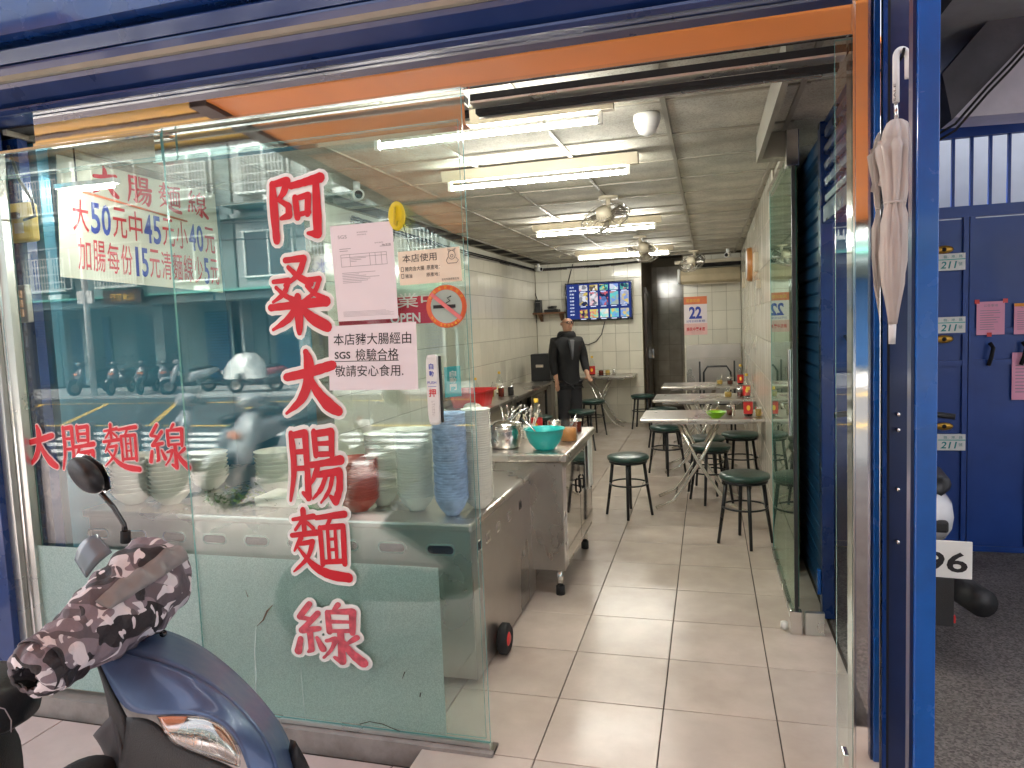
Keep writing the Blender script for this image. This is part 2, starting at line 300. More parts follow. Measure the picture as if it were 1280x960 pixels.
def copy_tree(o, parent=None):
    c = o.copy(); COL.objects.link(c)
    if parent is not None: c.parent = parent
    for ch in list(o.children): copy_tree(ch, c)
    return c
def super_ring(c, u, v, a, b, n=16, p=2.6):
    c, u, v = Vector(c), Vector(u), Vector(v); out = []
    for k in range(n):
        t = 2 * pi * k / n; ct, st = cos(t), sin(t)
        out.append(c + u * (a * math.copysign(abs(ct) ** (2 / p), ct)) + v * (b * math.copysign(abs(st) ** (2 / p), st)))
    return out
def tile_mesh(name, w_, h_, t_, mat, ch=0.002, g=0.003):   # flat piece in XY, top at z=t, chamfered rim, centred
    a, b = w_ / 2 - g / 2, h_ / 2 - g / 2; m = MB()
    lo = [(-a, -b, 0), (a, -b, 0), (a, b, 0), (-a, b, 0)]; mi = [(x, y, t_ - ch) for x, y, _ in lo]; hi = [(math.copysign(a - ch, x), math.copysign(b - ch, y), t_) for x, y, _ in lo]
    m.loft([lo, mi, hi], 0, False, True); return m.mesh(name, mat)
def tile_field(parent, name, me, org, du, dv, nu, nv, rot, jit=0.0006, skip=None):
    org, du, dv = Vector(org), Vector(du), Vector(dv); nn = du.cross(dv).normalized()
    for i in range(nu):
        for j in range(nv):
            if skip and skip(i, j): continue
            o = link(name, me, parent); o.location = org + du * (i + 0.5) + dv * (j + 0.5) + nn * random.uniform(-jit, jit)
            o.rotation_euler = rot
_tc = {}
def text_mesh(body, bold=0.0, ext=0.0006):
    key = (body, bold, ext)
    if key in _tc: return _tc[key]
    cu = bpy.data.curves.new('txt', 'FONT'); cu.body = body; cu.size = 1; cu.offset = bold; cu.extrude = 0; cu.resolution_u = 3
    o = bpy.data.objects.new('txt', cu); COL.objects.link(o); dg = bpy.context.evaluated_depsgraph_get(); dg.update()
    me = bpy.data.meshes.new_from_object(o.evaluated_get(dg)); bpy.data.objects.remove(o)
    vs = [v.co.copy() for v in me.vertices]; fs = [tuple(p.vertices) for p in me.polygons]
    _tc[key] = (vs, fs); return vs, fs
def text(body, org, U, V, mat, parent, name='lettering', bold=0.0, keep=False, lift=0.0):
    """body fitted in the parallelogram org (bottom-left) + U (width) + V (height)"""
    vs, fs = text_mesh(body, bold)
    if not vs: return None
    x0, x1 = min(v.x for v in vs), max(v.x for v in vs); y0, y1 = min(v.y for v in vs), max(v.y for v in vs)
    org, U, V = Vector(org), Vector(U), Vector(V); nn = U.cross(V).normalized()
    m = MB(); m.add([org + U * ((v.x - x0) / (x1 - x0)) + V * ((v.y - y0) / (y1 - y0)) + nn * lift for v in vs], fs)
    me = bpy.data.meshes.new(name); me.from_pydata(m.v, [], m.f); me.materials.append(mat); me.update()
    return link(name, me, parent)

# brush characters: strokes as (x, y, width) on a 100 x 100 grid, y down
def _you(cx, cy, s): return [[(cx - 22 * s, cy - 20 * s, 7 * s + 1), (cx + 18 * s, cy - 22 * s, 9 * s + 1), (cx + 4 * s, cy + 4 * s, 8 * s + 1), (cx - 26 * s, cy + 22 * s, 4)], [(cx - 16 * s, cy - 8 * s, 6 * s + 1), (cx + 4 * s, cy + 8 * s, 9 * s), (cx + 28 * s, cy + 20 * s, 11 * s + 1)]]
G = {
 '大': [[(10, 41, 10), (45, 35, 12), (70, 29, 13), (90, 24, 12)], [(46, 3, 8), (50, 20, 14), (46, 50, 14), (32, 76, 11), (6, 96, 4)], [(48, 40, 8), (62, 64, 13), (80, 84, 17), (95, 93, 13)]],
 '阿': [[(17, 12, 9), (17, 50, 12), (18, 97, 10)], [(17, 13, 8), (42, 9, 11), (36, 24, 9), (26, 36, 6), (42, 46, 9), (42, 60, 10), (28, 64, 5)], [(48, 17, 9), (72, 13, 10), (98, 8, 13)],
        [(54, 34, 8), (56, 64, 9)], [(55, 36, 6), (76, 32, 9), (73, 60, 8)], [(57, 60, 6), (76, 57, 7)], [(90, 14, 10), (89, 55, 12), (88, 90, 12), (72, 88, 5)]],
 '桑': _you(50, 17, 0.8) + _you(25, 42, 0.65) + _you(76, 42, 0.65) + [[(3, 64, 8), (50, 61, 10), (97, 58, 12)], [(50, 50, 9), (50, 80, 12), (49, 99, 7)], [(46, 64, 8), (32, 80, 9), (5, 94, 4)], [(54, 64, 6), (72, 80, 13), (96, 92, 13)]],
 '腸': [[(12, 8, 9), (13, 55, 9), (3, 97, 4)], [(12, 10, 7), (37, 7, 10), (37, 60, 9), (36, 92, 10), (26, 86, 4)], [(14, 32, 6), (35, 31, 6)], [(14, 54, 6), (35, 53, 6)],
        [(53, 5, 8), (54, 36, 8)], [(53, 8, 7), (84, 5, 9), (82, 36, 8)], [(55, 21, 5), (82, 20, 6)], [(54, 35, 6), (84, 34, 6)], [(43, 49, 7), (70, 46, 8), (98, 42, 11)],
        [(56, 51, 8), (48, 66, 6), (40, 76, 3)], [(54, 62, 7), (94, 57, 10), (92, 80, 10), (84, 97, 10), (75, 90, 4)], [(70, 62, 6), (60, 80, 6), (44, 94, 3)], [(82, 61, 6), (74, 82, 6), (58, 99, 3)]],
 '麵': [[(7, 15, 5), (44, 10, 8)], [(26, 1, 8), (26, 36, 7)], [(3, 38, 6), (48, 33, 8)], [(22, 17, 5), (10, 30, 4)], [(29, 17, 4), (42, 27, 6)], [(20, 40, 7), (6, 60, 3)], [(16, 50, 5), (40, 46, 7), (28, 70, 6), (3, 90, 3)], [(14, 56, 4), (38, 80, 9), (65, 92, 12), (99, 96, 12)],
        [(48, 12, 6), (98, 6, 9)], [(73, 12, 6), (66, 24, 5)], [(54, 26, 7), (55, 78, 7)], [(54, 26, 6), (94, 23, 8), (93, 76, 8)], [(67, 28, 5), (67, 72, 5)], [(80, 28, 5), (80, 72, 5)], [(68, 42, 4), (80, 41, 4)], [(68, 57, 4), (80, 56, 4)], [(54, 75, 6), (94, 72, 7)]],
 '線': [[(26, 2, 8), (10, 24, 7), (26, 27, 6)], [(38, 16, 7), (12, 46, 8), (38, 41, 7)], [(24, 45, 8), (25, 76, 8), (20, 80, 4)], [(10, 58, 6), (5, 80, 10)], [(34, 56, 5), (42, 74, 9)],
        [(68, 1, 7), (60, 12, 4)], [(52, 14, 7), (53, 46, 7)], [(52, 14, 6), (88, 11, 9), (86, 46, 7)], [(54, 29, 5), (84, 28, 5)], [(54, 44, 5), (86, 42, 6)], [(69, 46, 8), (69, 92, 10), (58, 86, 4)], [(48, 60, 5), (62, 56, 7), (54, 74, 5), (42, 88, 3)], [(92, 52, 8), (76, 64, 4)], [(73, 60, 5), (82, 76, 10), (99, 92, 13)]],
}
def _smooth(pts, k=5):
    if len(pts) < 3: a, b = pts; return [tuple(a[i] + (b[i] - a[i]) * t / 3 for i in range(3)) for t in range(4)]
    q = [pts[0]] + list(pts) + [pts[-1]]; out = []
    for i in range(1, len(q) - 2):
        for t in range(k):
            s = t / k; out.append(tuple(0.5 * (2 * q[i][c] + (q[i + 1][c] - q[i - 1][c]) * s + (2 * q[i - 1][c] - 5 * q[i][c] + 4 * q[i + 1][c] - q[i + 2][c]) * s * s + (3 * q[i][c] - q[i - 1][c] - 3 * q[i + 1][c] + q[i + 2][c]) * s ** 3) for c in range(3)))
    out.append(pts[-1]); return out
def glyph(ch, org, U, V, mat, parent, name='character', grow=0.0, fat=1.0, lift=0.0, step=0.00012):
    """brush character in the box org (bottom-left), U right, V up; overlapping strokes lie a hair above one another"""
    org, U, V = Vector(org), Vector(U), Vector(V); nn = U.cross(V).normalized(); m = MB(); lay = 0
    rnd = random.Random(ord(ch))
    for st in G[ch]:
        if len(st) > 2:
            segs = []; cur = [st[0]]          # break at sharp corners
            for i in range(1, len(st) - 1):
                cur.append(st[i]); a = Vector((st[i][0] - st[i - 1][0], st[i][1] - st[i - 1][1])); b = Vector((st[i + 1][0] - st[i][0], st[i + 1][1] - st[i][1]))
                if a.length and b.length and a.angle(b) > 0.9: segs.append(cur); cur = [st[i]]
            cur.append(st[-1]); segs.append(cur)
        else: segs = [st]
        for sg in segs:
            p = _smooth(sg); lay += 1; L_, R_ = [], []
            for i, (x, y, w_) in enumerate(p):
                a = p[max(i - 1, 0)]; b = p[min(i + 1, len(p) - 1)]; d = Vector((b[0] - a[0], b[1] - a[1])); d = d.normalized() if d.length else Vector((1, 0))
                ww = (w_ * fat + rnd.uniform(-0.8, 0.8)) / 2 + grow; L_.append((x - d.y * ww, y + d.x * ww)); R_.append((x + d.y * ww, y - d.x * ww))
            def cap(q, q0, sgn):
                x, y, w_ = q; ww = (w_ * fat) / 2 + grow; d = Vector((q[0] - q0[0], q[1] - q0[1])); d = d.normalized() if d.length else Vector((1, 0)); out = []
                for t in (-60, -25, 15, 50):
                    a = radians(t); out.append((x + (d.x * cos(a) + d.y * sin(a)) * ww * 0.95, y + (d.y * cos(a) - d.x * sin(a)) * ww * 0.95))
                return out
            n = len(p); k = len(m.v)
            to3 = lambda q: org + U * (q[0] / 100) + V * (1 - q[1] / 100) + nn * (lift + lay * step)
            m.add([to3(q) for q in L_] + [to3(q) for q in R_], [(i, i + 1, n + i + 1, n + i) for i in range(n - 1)])
            ce = [to3(L_[-1])] + [to3(q) for q in cap(p[-1], p[-2], 1)] + [to3(R_[-1])]; m.add(ce, [tuple(range(len(ce)))])
            cs = [to3(R_[0])] + [to3(q) for q in cap(p[0], p[1], 1)] + [to3(L_[0])]; m.add(cs, [tuple(range(len(cs)))])
    me = bpy.data.meshes.new(name); me.from_pydata(m.v, [], m.f); me.materials.append(mat); me.update()
    return link(name, me, parent)
# ================================================================== SETTING
F = 2.413; CZ = 2.53; XR = 0.58; YB = 11.1; XL = -2.65
X_, Y_, Z_ = Vector((1, 0, 0)), Vector((0, 1, 0)), Vector((0, 0, 1))
def struct(o, label=None): return setp(o, label, None, None, 'structure')
T = 0.44
# shop floor: slab plus single tiles
fl = struct(MB().box((-3.6, F - 0.02, -0.16), (XR + 0.02, 14.6, -0.012)).build('shop_floor', GROUT))
tm = tile_mesh('tile_floor', T, T, 0.011, FLOORT, 0.0015, 0.0045)
tx0 = -0.205 - 8 * T; ty0 = 2.843 - T
tile_field(fl, 'tile', tm, (-0.205 - 7 * T, ty0, -0.011), (T, 0, 0), (0, T, 0), 8, 21, (0, 0, 0), 0.0004, lambda i, j: (i < 2 and j > 8))
# a cut row of tiles along the side opening
tm2 = tile_mesh('tile_floor_cut', 0.335, T, 0.011, FLOORT, 0.0015, 0.0045)
tile_field(fl, 'tile', tm2, (0.235, ty0, -0.011), (0.335, 0, 0), (0, T, 0), 1, 21, (0, 0, 0), 0.0004)
ex_ = MB().box((-1.085, 1.966, -0.1), (0.44, F - 0.021, -0.0125)).build('floor_apron', GROUT, fl)
for k_ in range(-1, 3):
    q = link('tile', tm, fl); q.location = (-0.205 + T * (k_ - 0.5), ty0 - T / 2, -0.011)
    if k_ == 2: q.location.x -= 0.0
# outside: arcade pavement of pale tiles in front, washed pebble ground on the right, street beyond
pv = struct(MB().box((-14, -3.0, -0.35), (0.52, F - 0.02, -0.082)).build('arcade_pavement', GROUT))
st = tile_mesh('tile_pavement', 0.4, 0.4, 0.012, STEPT, 0.002, 0.005)
tile_field(pv, 'tile', st, (-4.4, 0.36, -0.082), (0.4, 0, 0), (0, 0.4, 0), 12, 5, (0, 0, 0), 0.0005)
o = MB().box((-14, -3.0, -0.0815), (0.52, 0.36, -0.071)).build('paving_surface', STEPT, pv)
sill = struct(MB().box((-3.62, F - 0.035, -0.08), (-0.80, F + 0.045, 0.014)).build('threshold', M('stone_threshold', (0.3, 0.27, 0.25), 0.4, stain=(0.08, 0.06, 0.05), stain_amt=0.8, stain_scale=7)))
pg = struct(MB().box((0.585, 1.2, -0.3), (8, 5.15, -0.004)).build('side_ground', PEBBLE))
pg2 = struct(MB().box((0.522, -3.0, -0.3), (8, 1.198, -0.004)).build('arcade_ground', PEBBLE))
pgb = struct(MB().box((0.585, 5.2, -0.3), (8, 9, -0.008)).build('yard_ground', CONC))
rd = struct(MB().box((-90, -13.2, -0.5), (60, -3.1, -0.2)).build('road', ASPH))
kb = struct(MB().box((-90, -3.098, -0.45), (60, -2.998, -0.085)).build('kerb', CONC))
sw = struct(MB().box((-90, -17.0, -0.5), (60, -13.3, -0.15)).build('far_pavement', M('far_pavement_grey', (0.3, 0.3, 0.29), 0.8, var=0.2)))
gd = struct(MB().box((-120, -120, -0.7), (120, 60, -0.52)).build('ground', CONC))
def rline(a, b, w_, m, nm):
    a, b = Vector(a), Vector(b); d = (b - a).normalized(); n_ = Vector((-d.y, d.x, 0)) * w_ / 2
    return struct(MB().prism([a - n_, b - n_, b + n_, a + n_], (0, 0, 0.004)).build(nm, m))
for k in range(7): rline((-24 + k * 2.4, -11.6, -0.2), (-21 + k * 2.4, -7.4, -0.2), 0.14, YLINE, 'yellow_hatching_line')
rline((-40, -7.3, -0.196), (20, -7.3, -0.196), 0.12, YLINE, 'yellow_road_line'); rline((-40, -11.7, -0.196), (20, -11.7, -0.196), 0.12, YLINE, 'yellow_road_line')
for k in range(5): rline((-16, -3.8 - k * 0.62, -0.2), (-3.5, -3.8 - k * 0.62, -0.2), 0.3, WLINE, 'crossing_stripe')

# walls -----------------------------------------------------------------
def wall_tiles(parent, org, du, dv, nu, nv, name, mat, skip=None):
    w_, h_ = Vector(du).length, Vector(dv).length; me = tile_mesh(name, w_, h_, 0.008, mat, 0.0025, 0.003)
    a, b = Vector(du).normalized(), Vector(dv).normalized(); n_ = a.cross(b); rot = Matrix((a, b, n_)).transposed().to_euler()
    tile_field(parent, 'tile', me, org, du, dv, nu, nv, rot, 0.0005, skip)
wb = struct(MB().box((XL - 0.15, YB + 0.008, -0.1), (-0.97, YB + 0.2, CZ + 0.1)).build('back_wall', WGROUT))
wall_tiles(wb, (-0.975, YB + 0.008, -0.005), (-0.2088, 0, 0), (0, 0, 0.282), 8, 9, 'tile_back', WALLT)
for o_ in wb.children: o_.rotation_euler = (pi / 2, 0, 0)
wl = struct(MB().box((XL - 0.15, 4.62, -0.1), (XL - 0.008, YB + 0.2, CZ + 0.1)).build('left_wall', WGROUT))
me = tile_mesh('tile_left', 0.2705, 0.282, 0.008, WALLT, 0.0025, 0.003)
tile_field(wl, 'tile', me, (XL - 0.008, 4.62, -0.005), (0, 0.27, 0), (0, 0, 0.282), 24, 9, (pi / 2, 0, pi / 2), 0.0005)
# right wall: slightly off square
RWa, RWb = Vector((0.412, 4.98, 0)), Vector((0.482, YB + 0.1, 0)); rwd = (RWb - RWa).normalized(); rwn = Vector((rwd.y, -rwd.x, 0))
wr = struct(MB().prism([RWa + rwn * 0.008 + Z_ * -0.1, RWb + rwn * 0.008 + Z_ * -0.1, RWb + rwn * 0.16 + Z_ * -0.1, RWa + rwn * 0.16 + Z_ * -0.1], (0, 0, CZ + 0.2)).build('right_wall', WGROUT))
me = tile_mesh('tile_right', 0.2705, 0.282, 0.008, WALLT, 0.0025, 0.003)
tile_field(wr, 'tile', me, RWa + rwn * 0.008 + rwd * 0.27 * 23 + Z_ * -0.005, -rwd * 0.27, (0, 0, 0.282), 23, 9, (pi / 2, 0, math.atan2(-rwd.y, -rwd.x)), 0.0005)
for o_ in wr.children: pass
wc = struct(MB().box((-0.36, YB + 0.108, -0.1), (0.7, YB + 0.3, CZ + 0.1)).build('calendar_wall', WGROUT))
me = tile_mesh('tile_calendar_wall', 0.2088, 0.282, 0.008, WALLT, 0.0025, 0.003)
tile_field(wc, 'tile', me, (-0.355, YB + 0.108, -0.005), (0.2088, 0, 0), (0, 0, 0.282), 4, 9, (pi / 2, 0, 0), 0.0005)
wk = struct(MB().box((-1.3, 13.2, -0.1), (0.2, 13.35, 2.8)).build('corridor_end_wall', WGROUT))
me = tile_mesh('tile_corridor', 0.2088, 0.282, 0.008, WALLTD, 0.0025, 0.003)
tile_field(wk, 'tile', me, (-1.1, 13.2, -0.005), (0.2088, 0, 0), (0, 0, 0.282), 4, 9, (pi / 2, 0, 0), 0.0005)
struct(MB().box((-1.12, YB + 0.21, -0.1), (-0.975, 13.2, 2.8)).build('corridor_left_wall', M('brown_painted_wall', (0.3, 0.24, 0.18), 0.5)))
struct(MB().box((-0.36, YB + 0.31, -0.1), (-0.3, 13.2, 2.8)).build('corridor_right_wall', WALLTD))
cd = thing('corridor_door', 'dark brown half open door in the corridor behind the television wall', 'door', (-0.955, YB + 0.25, 0))
MB().box((-0.012, 0, 0), (0.03, 0.05, 2.1)).build('door_frame', M('dark_brown_wood', (0.05, 0.028, 0.018), 0.4), cd)
MB().box((0.0, 0.1, 0.01), (0.035, 0.8, 2.05)).build('door_panel', M('dark_door_panel', (0.035, 0.022, 0.016), 0.3, coat=0.3), cd)
MB().box((0.05, 0.7, 0.95), (0.075, 0.76, 1.1)).build('handle', CHROME, cd)

pr = struct(MB().box((0.438, 4.495, -0.02), (0.452, 4.975, CZ)).build('side_pier', WGROUT))
me = tile_mesh('tile_pier', 0.24, 0.282, 0.008, WALLT, 0.0025, 0.003)
tile_field(pr, 'tile', me, (0.438, 4.975, -0.005), (0, -0.2375, 0), (0, 0, 0.282), 2, 9, (pi / 2, 0, -pi / 2), 0.0005)
# painted left corner of the shop front
struct(MB().box((-3.62, F + 0.05, -0.1), (-3.42, 4.62, CZ + 0.25)).build('painted_left_wall', TEALP))
struct(MB().box((-3.42, 4.5, -0.1), (XL - 0.15, 4.62, CZ + 0.1)).build('painted_return_wall', TEALP))
struct(MB().box((-3.42, 2.66, -0.05), (-2.985, 2.72, CZ)).build('painted_corner_wall', TEALP))
# ceiling: panels laid in a runner grid
cl = struct(MB().box((-3.6, F + 0.1, CZ + 0.02), (0.75, YB + 0.1, CZ + 0.14)).build('ceiling', DARK))
struct(MB().box((-1.3, YB + 0.1, 2.75), (0.7, 13.4, 2.9)).build('corridor_ceiling', CONC))
cw, ch_ = 0.56, 0.59
cm = tile_mesh('panel_ceiling', cw - 0.02, ch_ - 0.02, 0.008, CEILT, 0.001, 0.001); 
for i in range(-6, 1):
    for j in range(0, 14):
        x = -0.17 + cw * (i + 0.5); y = 2.616 + ch_ * (j + 0.5)
        if y > YB: continue
        if i < -4 and y > 4.6: continue
        q = link('panel', cm, cl); q.location = (x, y, CZ + 0.016 + random.uniform(-0.0015, 0.0015)); q.rotation_euler = (pi, 0, 0)
for i in range(-5, 2):
    x = -0.17 + cw * i
    if x > 0.35: x = 0.391
    MB().box((x - 0.011, 2.5, CZ - 0.002), (x + 0.011, YB + 0.05, CZ + 0.018)).build('runner', RUNNER, cl)
for j in range(-1, 15):
    y = 2.616 + ch_ * j
    if y > YB: continue
    MB().box((-3.5 if y < 4.6 else XL, y - 0.009, CZ - 0.0005), (0.42, y + 0.009, CZ + 0.017)).build('runner', RUNNER, cl)
# loose end tile column at the right, up to the wall
cm2 = tile_mesh('panel_ceiling_cut', 0.26, ch_ - 0.02, 0.008, CEILT, 0.001, 0.001)
for j in range(0, 14):
    q = link('panel', cm2, cl); q.location = (0.533, 2.616 + ch_ * (j + 0.5), CZ + 0.016); q.rotation_euler = (pi, 0, 0)
# dropped box over the sliding door on the right
sb = struct(MB().box((0.262, F + 0.16, 2.40), (0.285, 4.06, CZ)).box((0.285, 3.96, 2.40), (0.41, 4.06, CZ)).build('door_soffit', RUNNER))

# shop front frame ------------------------------------------------------
tb = thing('shopfront_beam', 'deep glossy blue steel beam with stepped mouldings above the glass shopfront', 'beam', (0, F, 2.5))
def prof(pts, x0, x1, mat, name, parent, mi=0):
    return MB().prism([Vector((x0, y, z)) for y, z in pts], (x1 - x0, 0, 0)).build(name, mat, parent)
bx0, bx1 = -3.9, 0.53
prof([(-0.02, 0.058), (-0.06, 0.048), (-0.075, 0.06), (-0.075, 0.069), (-0.03, 0.072), (0.1, 0.072), (0.1, 0.058)], bx0, bx1, BLUEL, 'lower_lip', tb)
prof([(-0.028, 0.073), (-0.06, 0.095), (-0.10, 0.135), (-0.11, 0.15), (0.1, 0.15), (0.1, 0.073)], bx0, bx1, BLUEL, 'lower_moulding', tb)
prof([(-0.09, 0.153), (-0.13, 0.156), (-0.15, 0.19), (-0.15, 0.198), (-0.1, 0.199), (0.1, 0.199), (0.1, 0.153)], bx0, bx1, BLUEL, 'middle_moulding', tb)
prof([(-0.12, 0.2015), (-0.155, 0.2035), (-0.175, 0.245), (-0.17, 0.252), (0.1, 0.252), (0.1, 0.2015)], bx0, bx1, BLUEL, 'upper_moulding', tb)
prof([(-0.10, 0.255), (-0.10, 0.275), (0.1, 0.275), (0.1, 0.255)], bx0, bx1, NAVY, 'gap_strip', tb)
prof([(-0.17, 0.278), (-0.20, 0.29), (-0.24, 0.9), (0.1, 0.9), (0.1, 0.278)], bx0, bx1, BLUE, 'shutter_housing', tb)
lt = thing('lintel_panel', 'polished steel lintel strip mirroring the orange canopy over the glass door', 'lintel', (0, F, 2.43))
MB().box((-2.72, 0.012, 0.012), (0.436, 0.06, 0.125)).build('mirror_sheet', MIRROR, lt)
MB().box((-2.72, 0.0, 0.0), (0.436, 0.022, 0.0115)).build('lower_edge', CHROME, lt)
hd = thing('door_header', 'polished steel header band behind the top of the sliding glass door', 'door header', (0, F + 0.045, 2.32))
MB().box((-2.15, 0, 0), (-0.82, 0.05, 0.108)).build('mirror_sheet', MIRROR, hd)
MB().box((-2.16, -0.004, -0.006), (-0.815, 0.054, -0.0005)).build('lower_edge', CHROME, hd)
tk = thing('door_track', 'dark sliding door track running above the open doorway', 'door track', (0, F + 0.08, 2.4))
MB().box((-0.81, 0.0, 0.005), (0.43, 0.05, 0.03)).build('channel', DARK, tk)
MB().box((-0.81, -0.006, -0.004), (0.43, 0.056, 0.004)).build('lower_rail', ALU, tk)
MB().box((-0.81, 0.058, -0.022), (0.42, 0.10, -0.005)).build('inner_channel', DARK, tk)
MB().box((-0.81, 0.1005, -0.03), (0.42, 0.106, -0.001)).build('inner_rail', ALU, tk)
# mirrored column, dark recess, blue post
c1 = thing('mirror_column', 'narrow polished steel column at the right edge of the glass shopfront', 'column', (0.44, F, 0))
MB().box((0, 0, -0.06), (0.072, 0.12, 2.9)).build('mirror_sheet', MIRROR, c1, bev=0.002)
MB().box((-0.006, -0.004, -0.06), (-0.0005, 0.1, 2.54)).build('edge_trim', CHROME, c1)
c2 = thing('blue_shutter_guide', 'dark blue upright shutter guide between the mirrored column and the blue post', 'shutter guide', (0.51, F, 0))
MB().box((0.008, -0.0, -0.06), (0.02, 0.12, 2.9)).build('flange', BLUE, c2)
MB().box((0.019, 0.05, -0.06), (0.12, 0.1, 2.9)).build('back_plate', NAVY, c2)
MB().box((0.0205, 0.02, -0.06), (0.032, 0.049, 2.9)).build('groove_strip', DARK, c2)
for z in (1.27, 1.22, 1.03, 0.86): MB().tube([(0.06, 0.03, z), (0.06, 0.052, z)], 0.006, 8).build('bolt', CHROME, c2)
c3 = thing('blue_post', 'bright blue square steel post beside the hanging umbrella', 'post', (0.530, 2.13, -0.1))
MB().box((0.009, 0, 0), (0.062, 0.06, 3.2)).build('box_section', BLUEB, c3, bev=0.003)
MB().box((0, 0.012, 0), (0.0085, 0.05, 3.2)).build('edge_flange', NAVY, c3)
# left end: post, steel frame
c4 = thing('left_blue_post', 'dark blue steel post at the far left end of the shopfront', 'post', (-3.12, F, -0.1))
MB().box((-0.5, -0.06, 0), (0.09, 0.12, 2.66)).build('box_section', BLUE, c4, bev=0.003)
c5 = thing('left_steel_frame', 'upright brushed steel frame holding the left edge of the fixed glass', 'frame', (-3.0, F, 0))
MB().box((-0.03, -0.03, 0.0), (0.012, 0.05, 2.42)).build('outer_upright', ALU, c5, bev=0.002)
MB().box((0.014, -0.005, 0.0), (0.075, 0.04, 2.42)).build('inner_upright', ALU, c5, bev=0.002)
MB().box((0.03, -0.012, 0.0), (0.04, -0.0052, 2.42)).build('bead', CHROME, c5)
# left shutter guide behind the glass with socket and remote
c6 = thing('left_shutter_guide', 'blue slatted shutter guide seen through the left end of the glass', 'shutter guide', (-3.09, F + 0.16, 0))
MB().box((-0.05, 0, 0), (0.1, 0.05, CZ)).build('channel', BLUE, c6)
for k in range(30): MB().box((0.0, -0.012, 0.4 + k * 0.07), (0.05, -0.0005, 0.455 + k * 0.07)).build('slat', BLUE, c6)
sk = thing('socket_box', 'yellowed square socket box with a black plug behind the glass', 'socket', P(26, 279, F + 0.12))
MB().box((-0.065, -0.03, -0.085), (0.085, 0.02, 0.085)).build('housing', YCAP if False else M('yellowed_plastic', (0.66, 0.48, 0.12), 0.45), sk, bev=0.012)
MB().box((0.0, -0.034, -0.05), (0.05, -0.0305, -0.005)).build('outlet', CREAM, sk)
MB().box((-0.02, -0.055, 0.012), (0.04, -0.031, 0.04)).build('plug', BLACK, sk, bev=0.006)
o = MB().tube([P(30, 275, F + 0.07), P(44, 270, F + 0.06), P(40, 250, F + 0.06), P(24, 225, F + 0.08), P(14, 195, F + 0.1), P(10, 182, F + 0.1)], 0.0065, 8).build('power_cable', BLACK); setp(o, 'black power cable rising from the yellowed socket box', 'cable')
rm = thing('shutter_switch', 'small grey switch box with three square buttons below the socket box', 'switch', P(29, 380, F + 0.12))
MB().box((-0.03, -0.02, -0.085), (0.045, 0.01, 0.085)).build('housing', STEELD, rm, bev=0.006)
for k in range(3): MB().box((-0.012, -0.03, 0.025 - k * 0.042), (0.027, -0.0205, 0.06 - k * 0.042)).build('button', M('peach_button', (0.7, 0.4, 0.25), 0.5), rm, bev=0.003)

# glass -----------------------------------------------------------------
def pane(name, a, b, mat=GLD, parent=None):
    (x0, y0, z0), (x1, y1, z1) = a, b; m = MB(); m.box(a, b)
    m.m = [1] * 6
    dx, dy = x1 - x0, y1 - y0
    if dy < dx: m.m[2] = 0; m.m[4] = 0
    else: m.m[3] = 0; m.m[5] = 0
    return m.build(name, [mat, GEDGE], parent)
gf = thing('fixed_glass_panel', 'large fixed glass panel on the left with small red characters', 'glass panel', (0, F + 0.032, 0))
pane('pane', (-2.925, 0.0, 0.03), (-0.845, 0.008, 2.335), parent=gf)
gd1 = thing('sliding_glass_door', 'sliding glass door with the tall column of red brush characters', 'glass door', (0, F, 0))
pane('pane', (-2.075, 0.0, 0.035), (-0.818, 0.01, 2.432), parent=gd1)
MB().box((-2.075, -0.008, 0.018), (-0.815, 0.018, 0.034)).build('bottom_rail', ALU, gd1)
MB().box((-2.075, -0.004, 2.4325), (-0.815, 0.012, 2.438)).build('top_clip', CHROME, gd1)
MB().box((-0.885, -0.014, -0.06), (-0.80, 0.03, 0.0175)).build('corner_patch', CHROME, gd1)
MB().box((-2.1, -0.006, 2.415), (-2.93, 0.016, 2.427)).build('side_clip', CHROME, gd1)
gt = thing('transom_glass', 'narrow glass strip above the left fixed panel', 'glass panel', (0, F, 2.31)); pane('pane', (-2.925, 0.0, 0), (-2.08, 0.006, 0.105), parent=gt)
fr_ = MB().box((-2.925, F + 0.012, 0.04), (-0.997, F + 0.0135, 0.70)).build('frosted_film', FROST, None); setp(fr_, 'frosted privacy film on the lower glass, scratched and stained', 'window film')
GRIME = M('dark_grime', (0.06, 0.05, 0.035), 0.9, var=0.4); RUST = M('rusty_scratch', (0.16, 0.1, 0.06), 0.8, var=0.4); PALE = M('pale_drip_mark', (0.6, 0.7, 0.66), 0.8)
def smear(pts, r, m_, nm): return MB().tube([P(x, y, F - 0.0012) - Vector((0, F, 0)) for x, y in pts], r, 6).build(nm, m_, gd1)
smear([(341, 756), (334, 764), (329, 775), (321, 783)], [0.0008, 0.004, 0.003, 0.0007], RUST, 'scratch'); smear([(320, 783), (318, 815), (320, 845), (319, 868)], [0.001, 0.0022, 0.0028, 0.001], PALE, 'drip_mark')
smear([(376, 835), (378, 865), (382, 900)], [0.0006, 0.0014, 0.0008], PALE, 'drip_mark'); smear([(307, 738), (310, 746)], [0.0006, 0.0018], RUST, 'scratch'); smear([(506, 840), (503, 848)], [0.0022, 0.0008], GRIME, 'chip'); smear([(526, 866), (525, 871)], 0.002, GRIME, 'chip')
random.seed(5)
smear([(x, 906 + (x - 365) * 0.112 + random.uniform(-2, 1.5)) for x in range(366, 606, 8)], [random.uniform(0.0015, 0.006) for _ in range(366, 606, 8)], GRIME, 'grime_line')
smear([(450, 905), (462, 902), (478, 905), (492, 911), (500, 914)], 0.0016, GRIME, 'peeled_sealant')
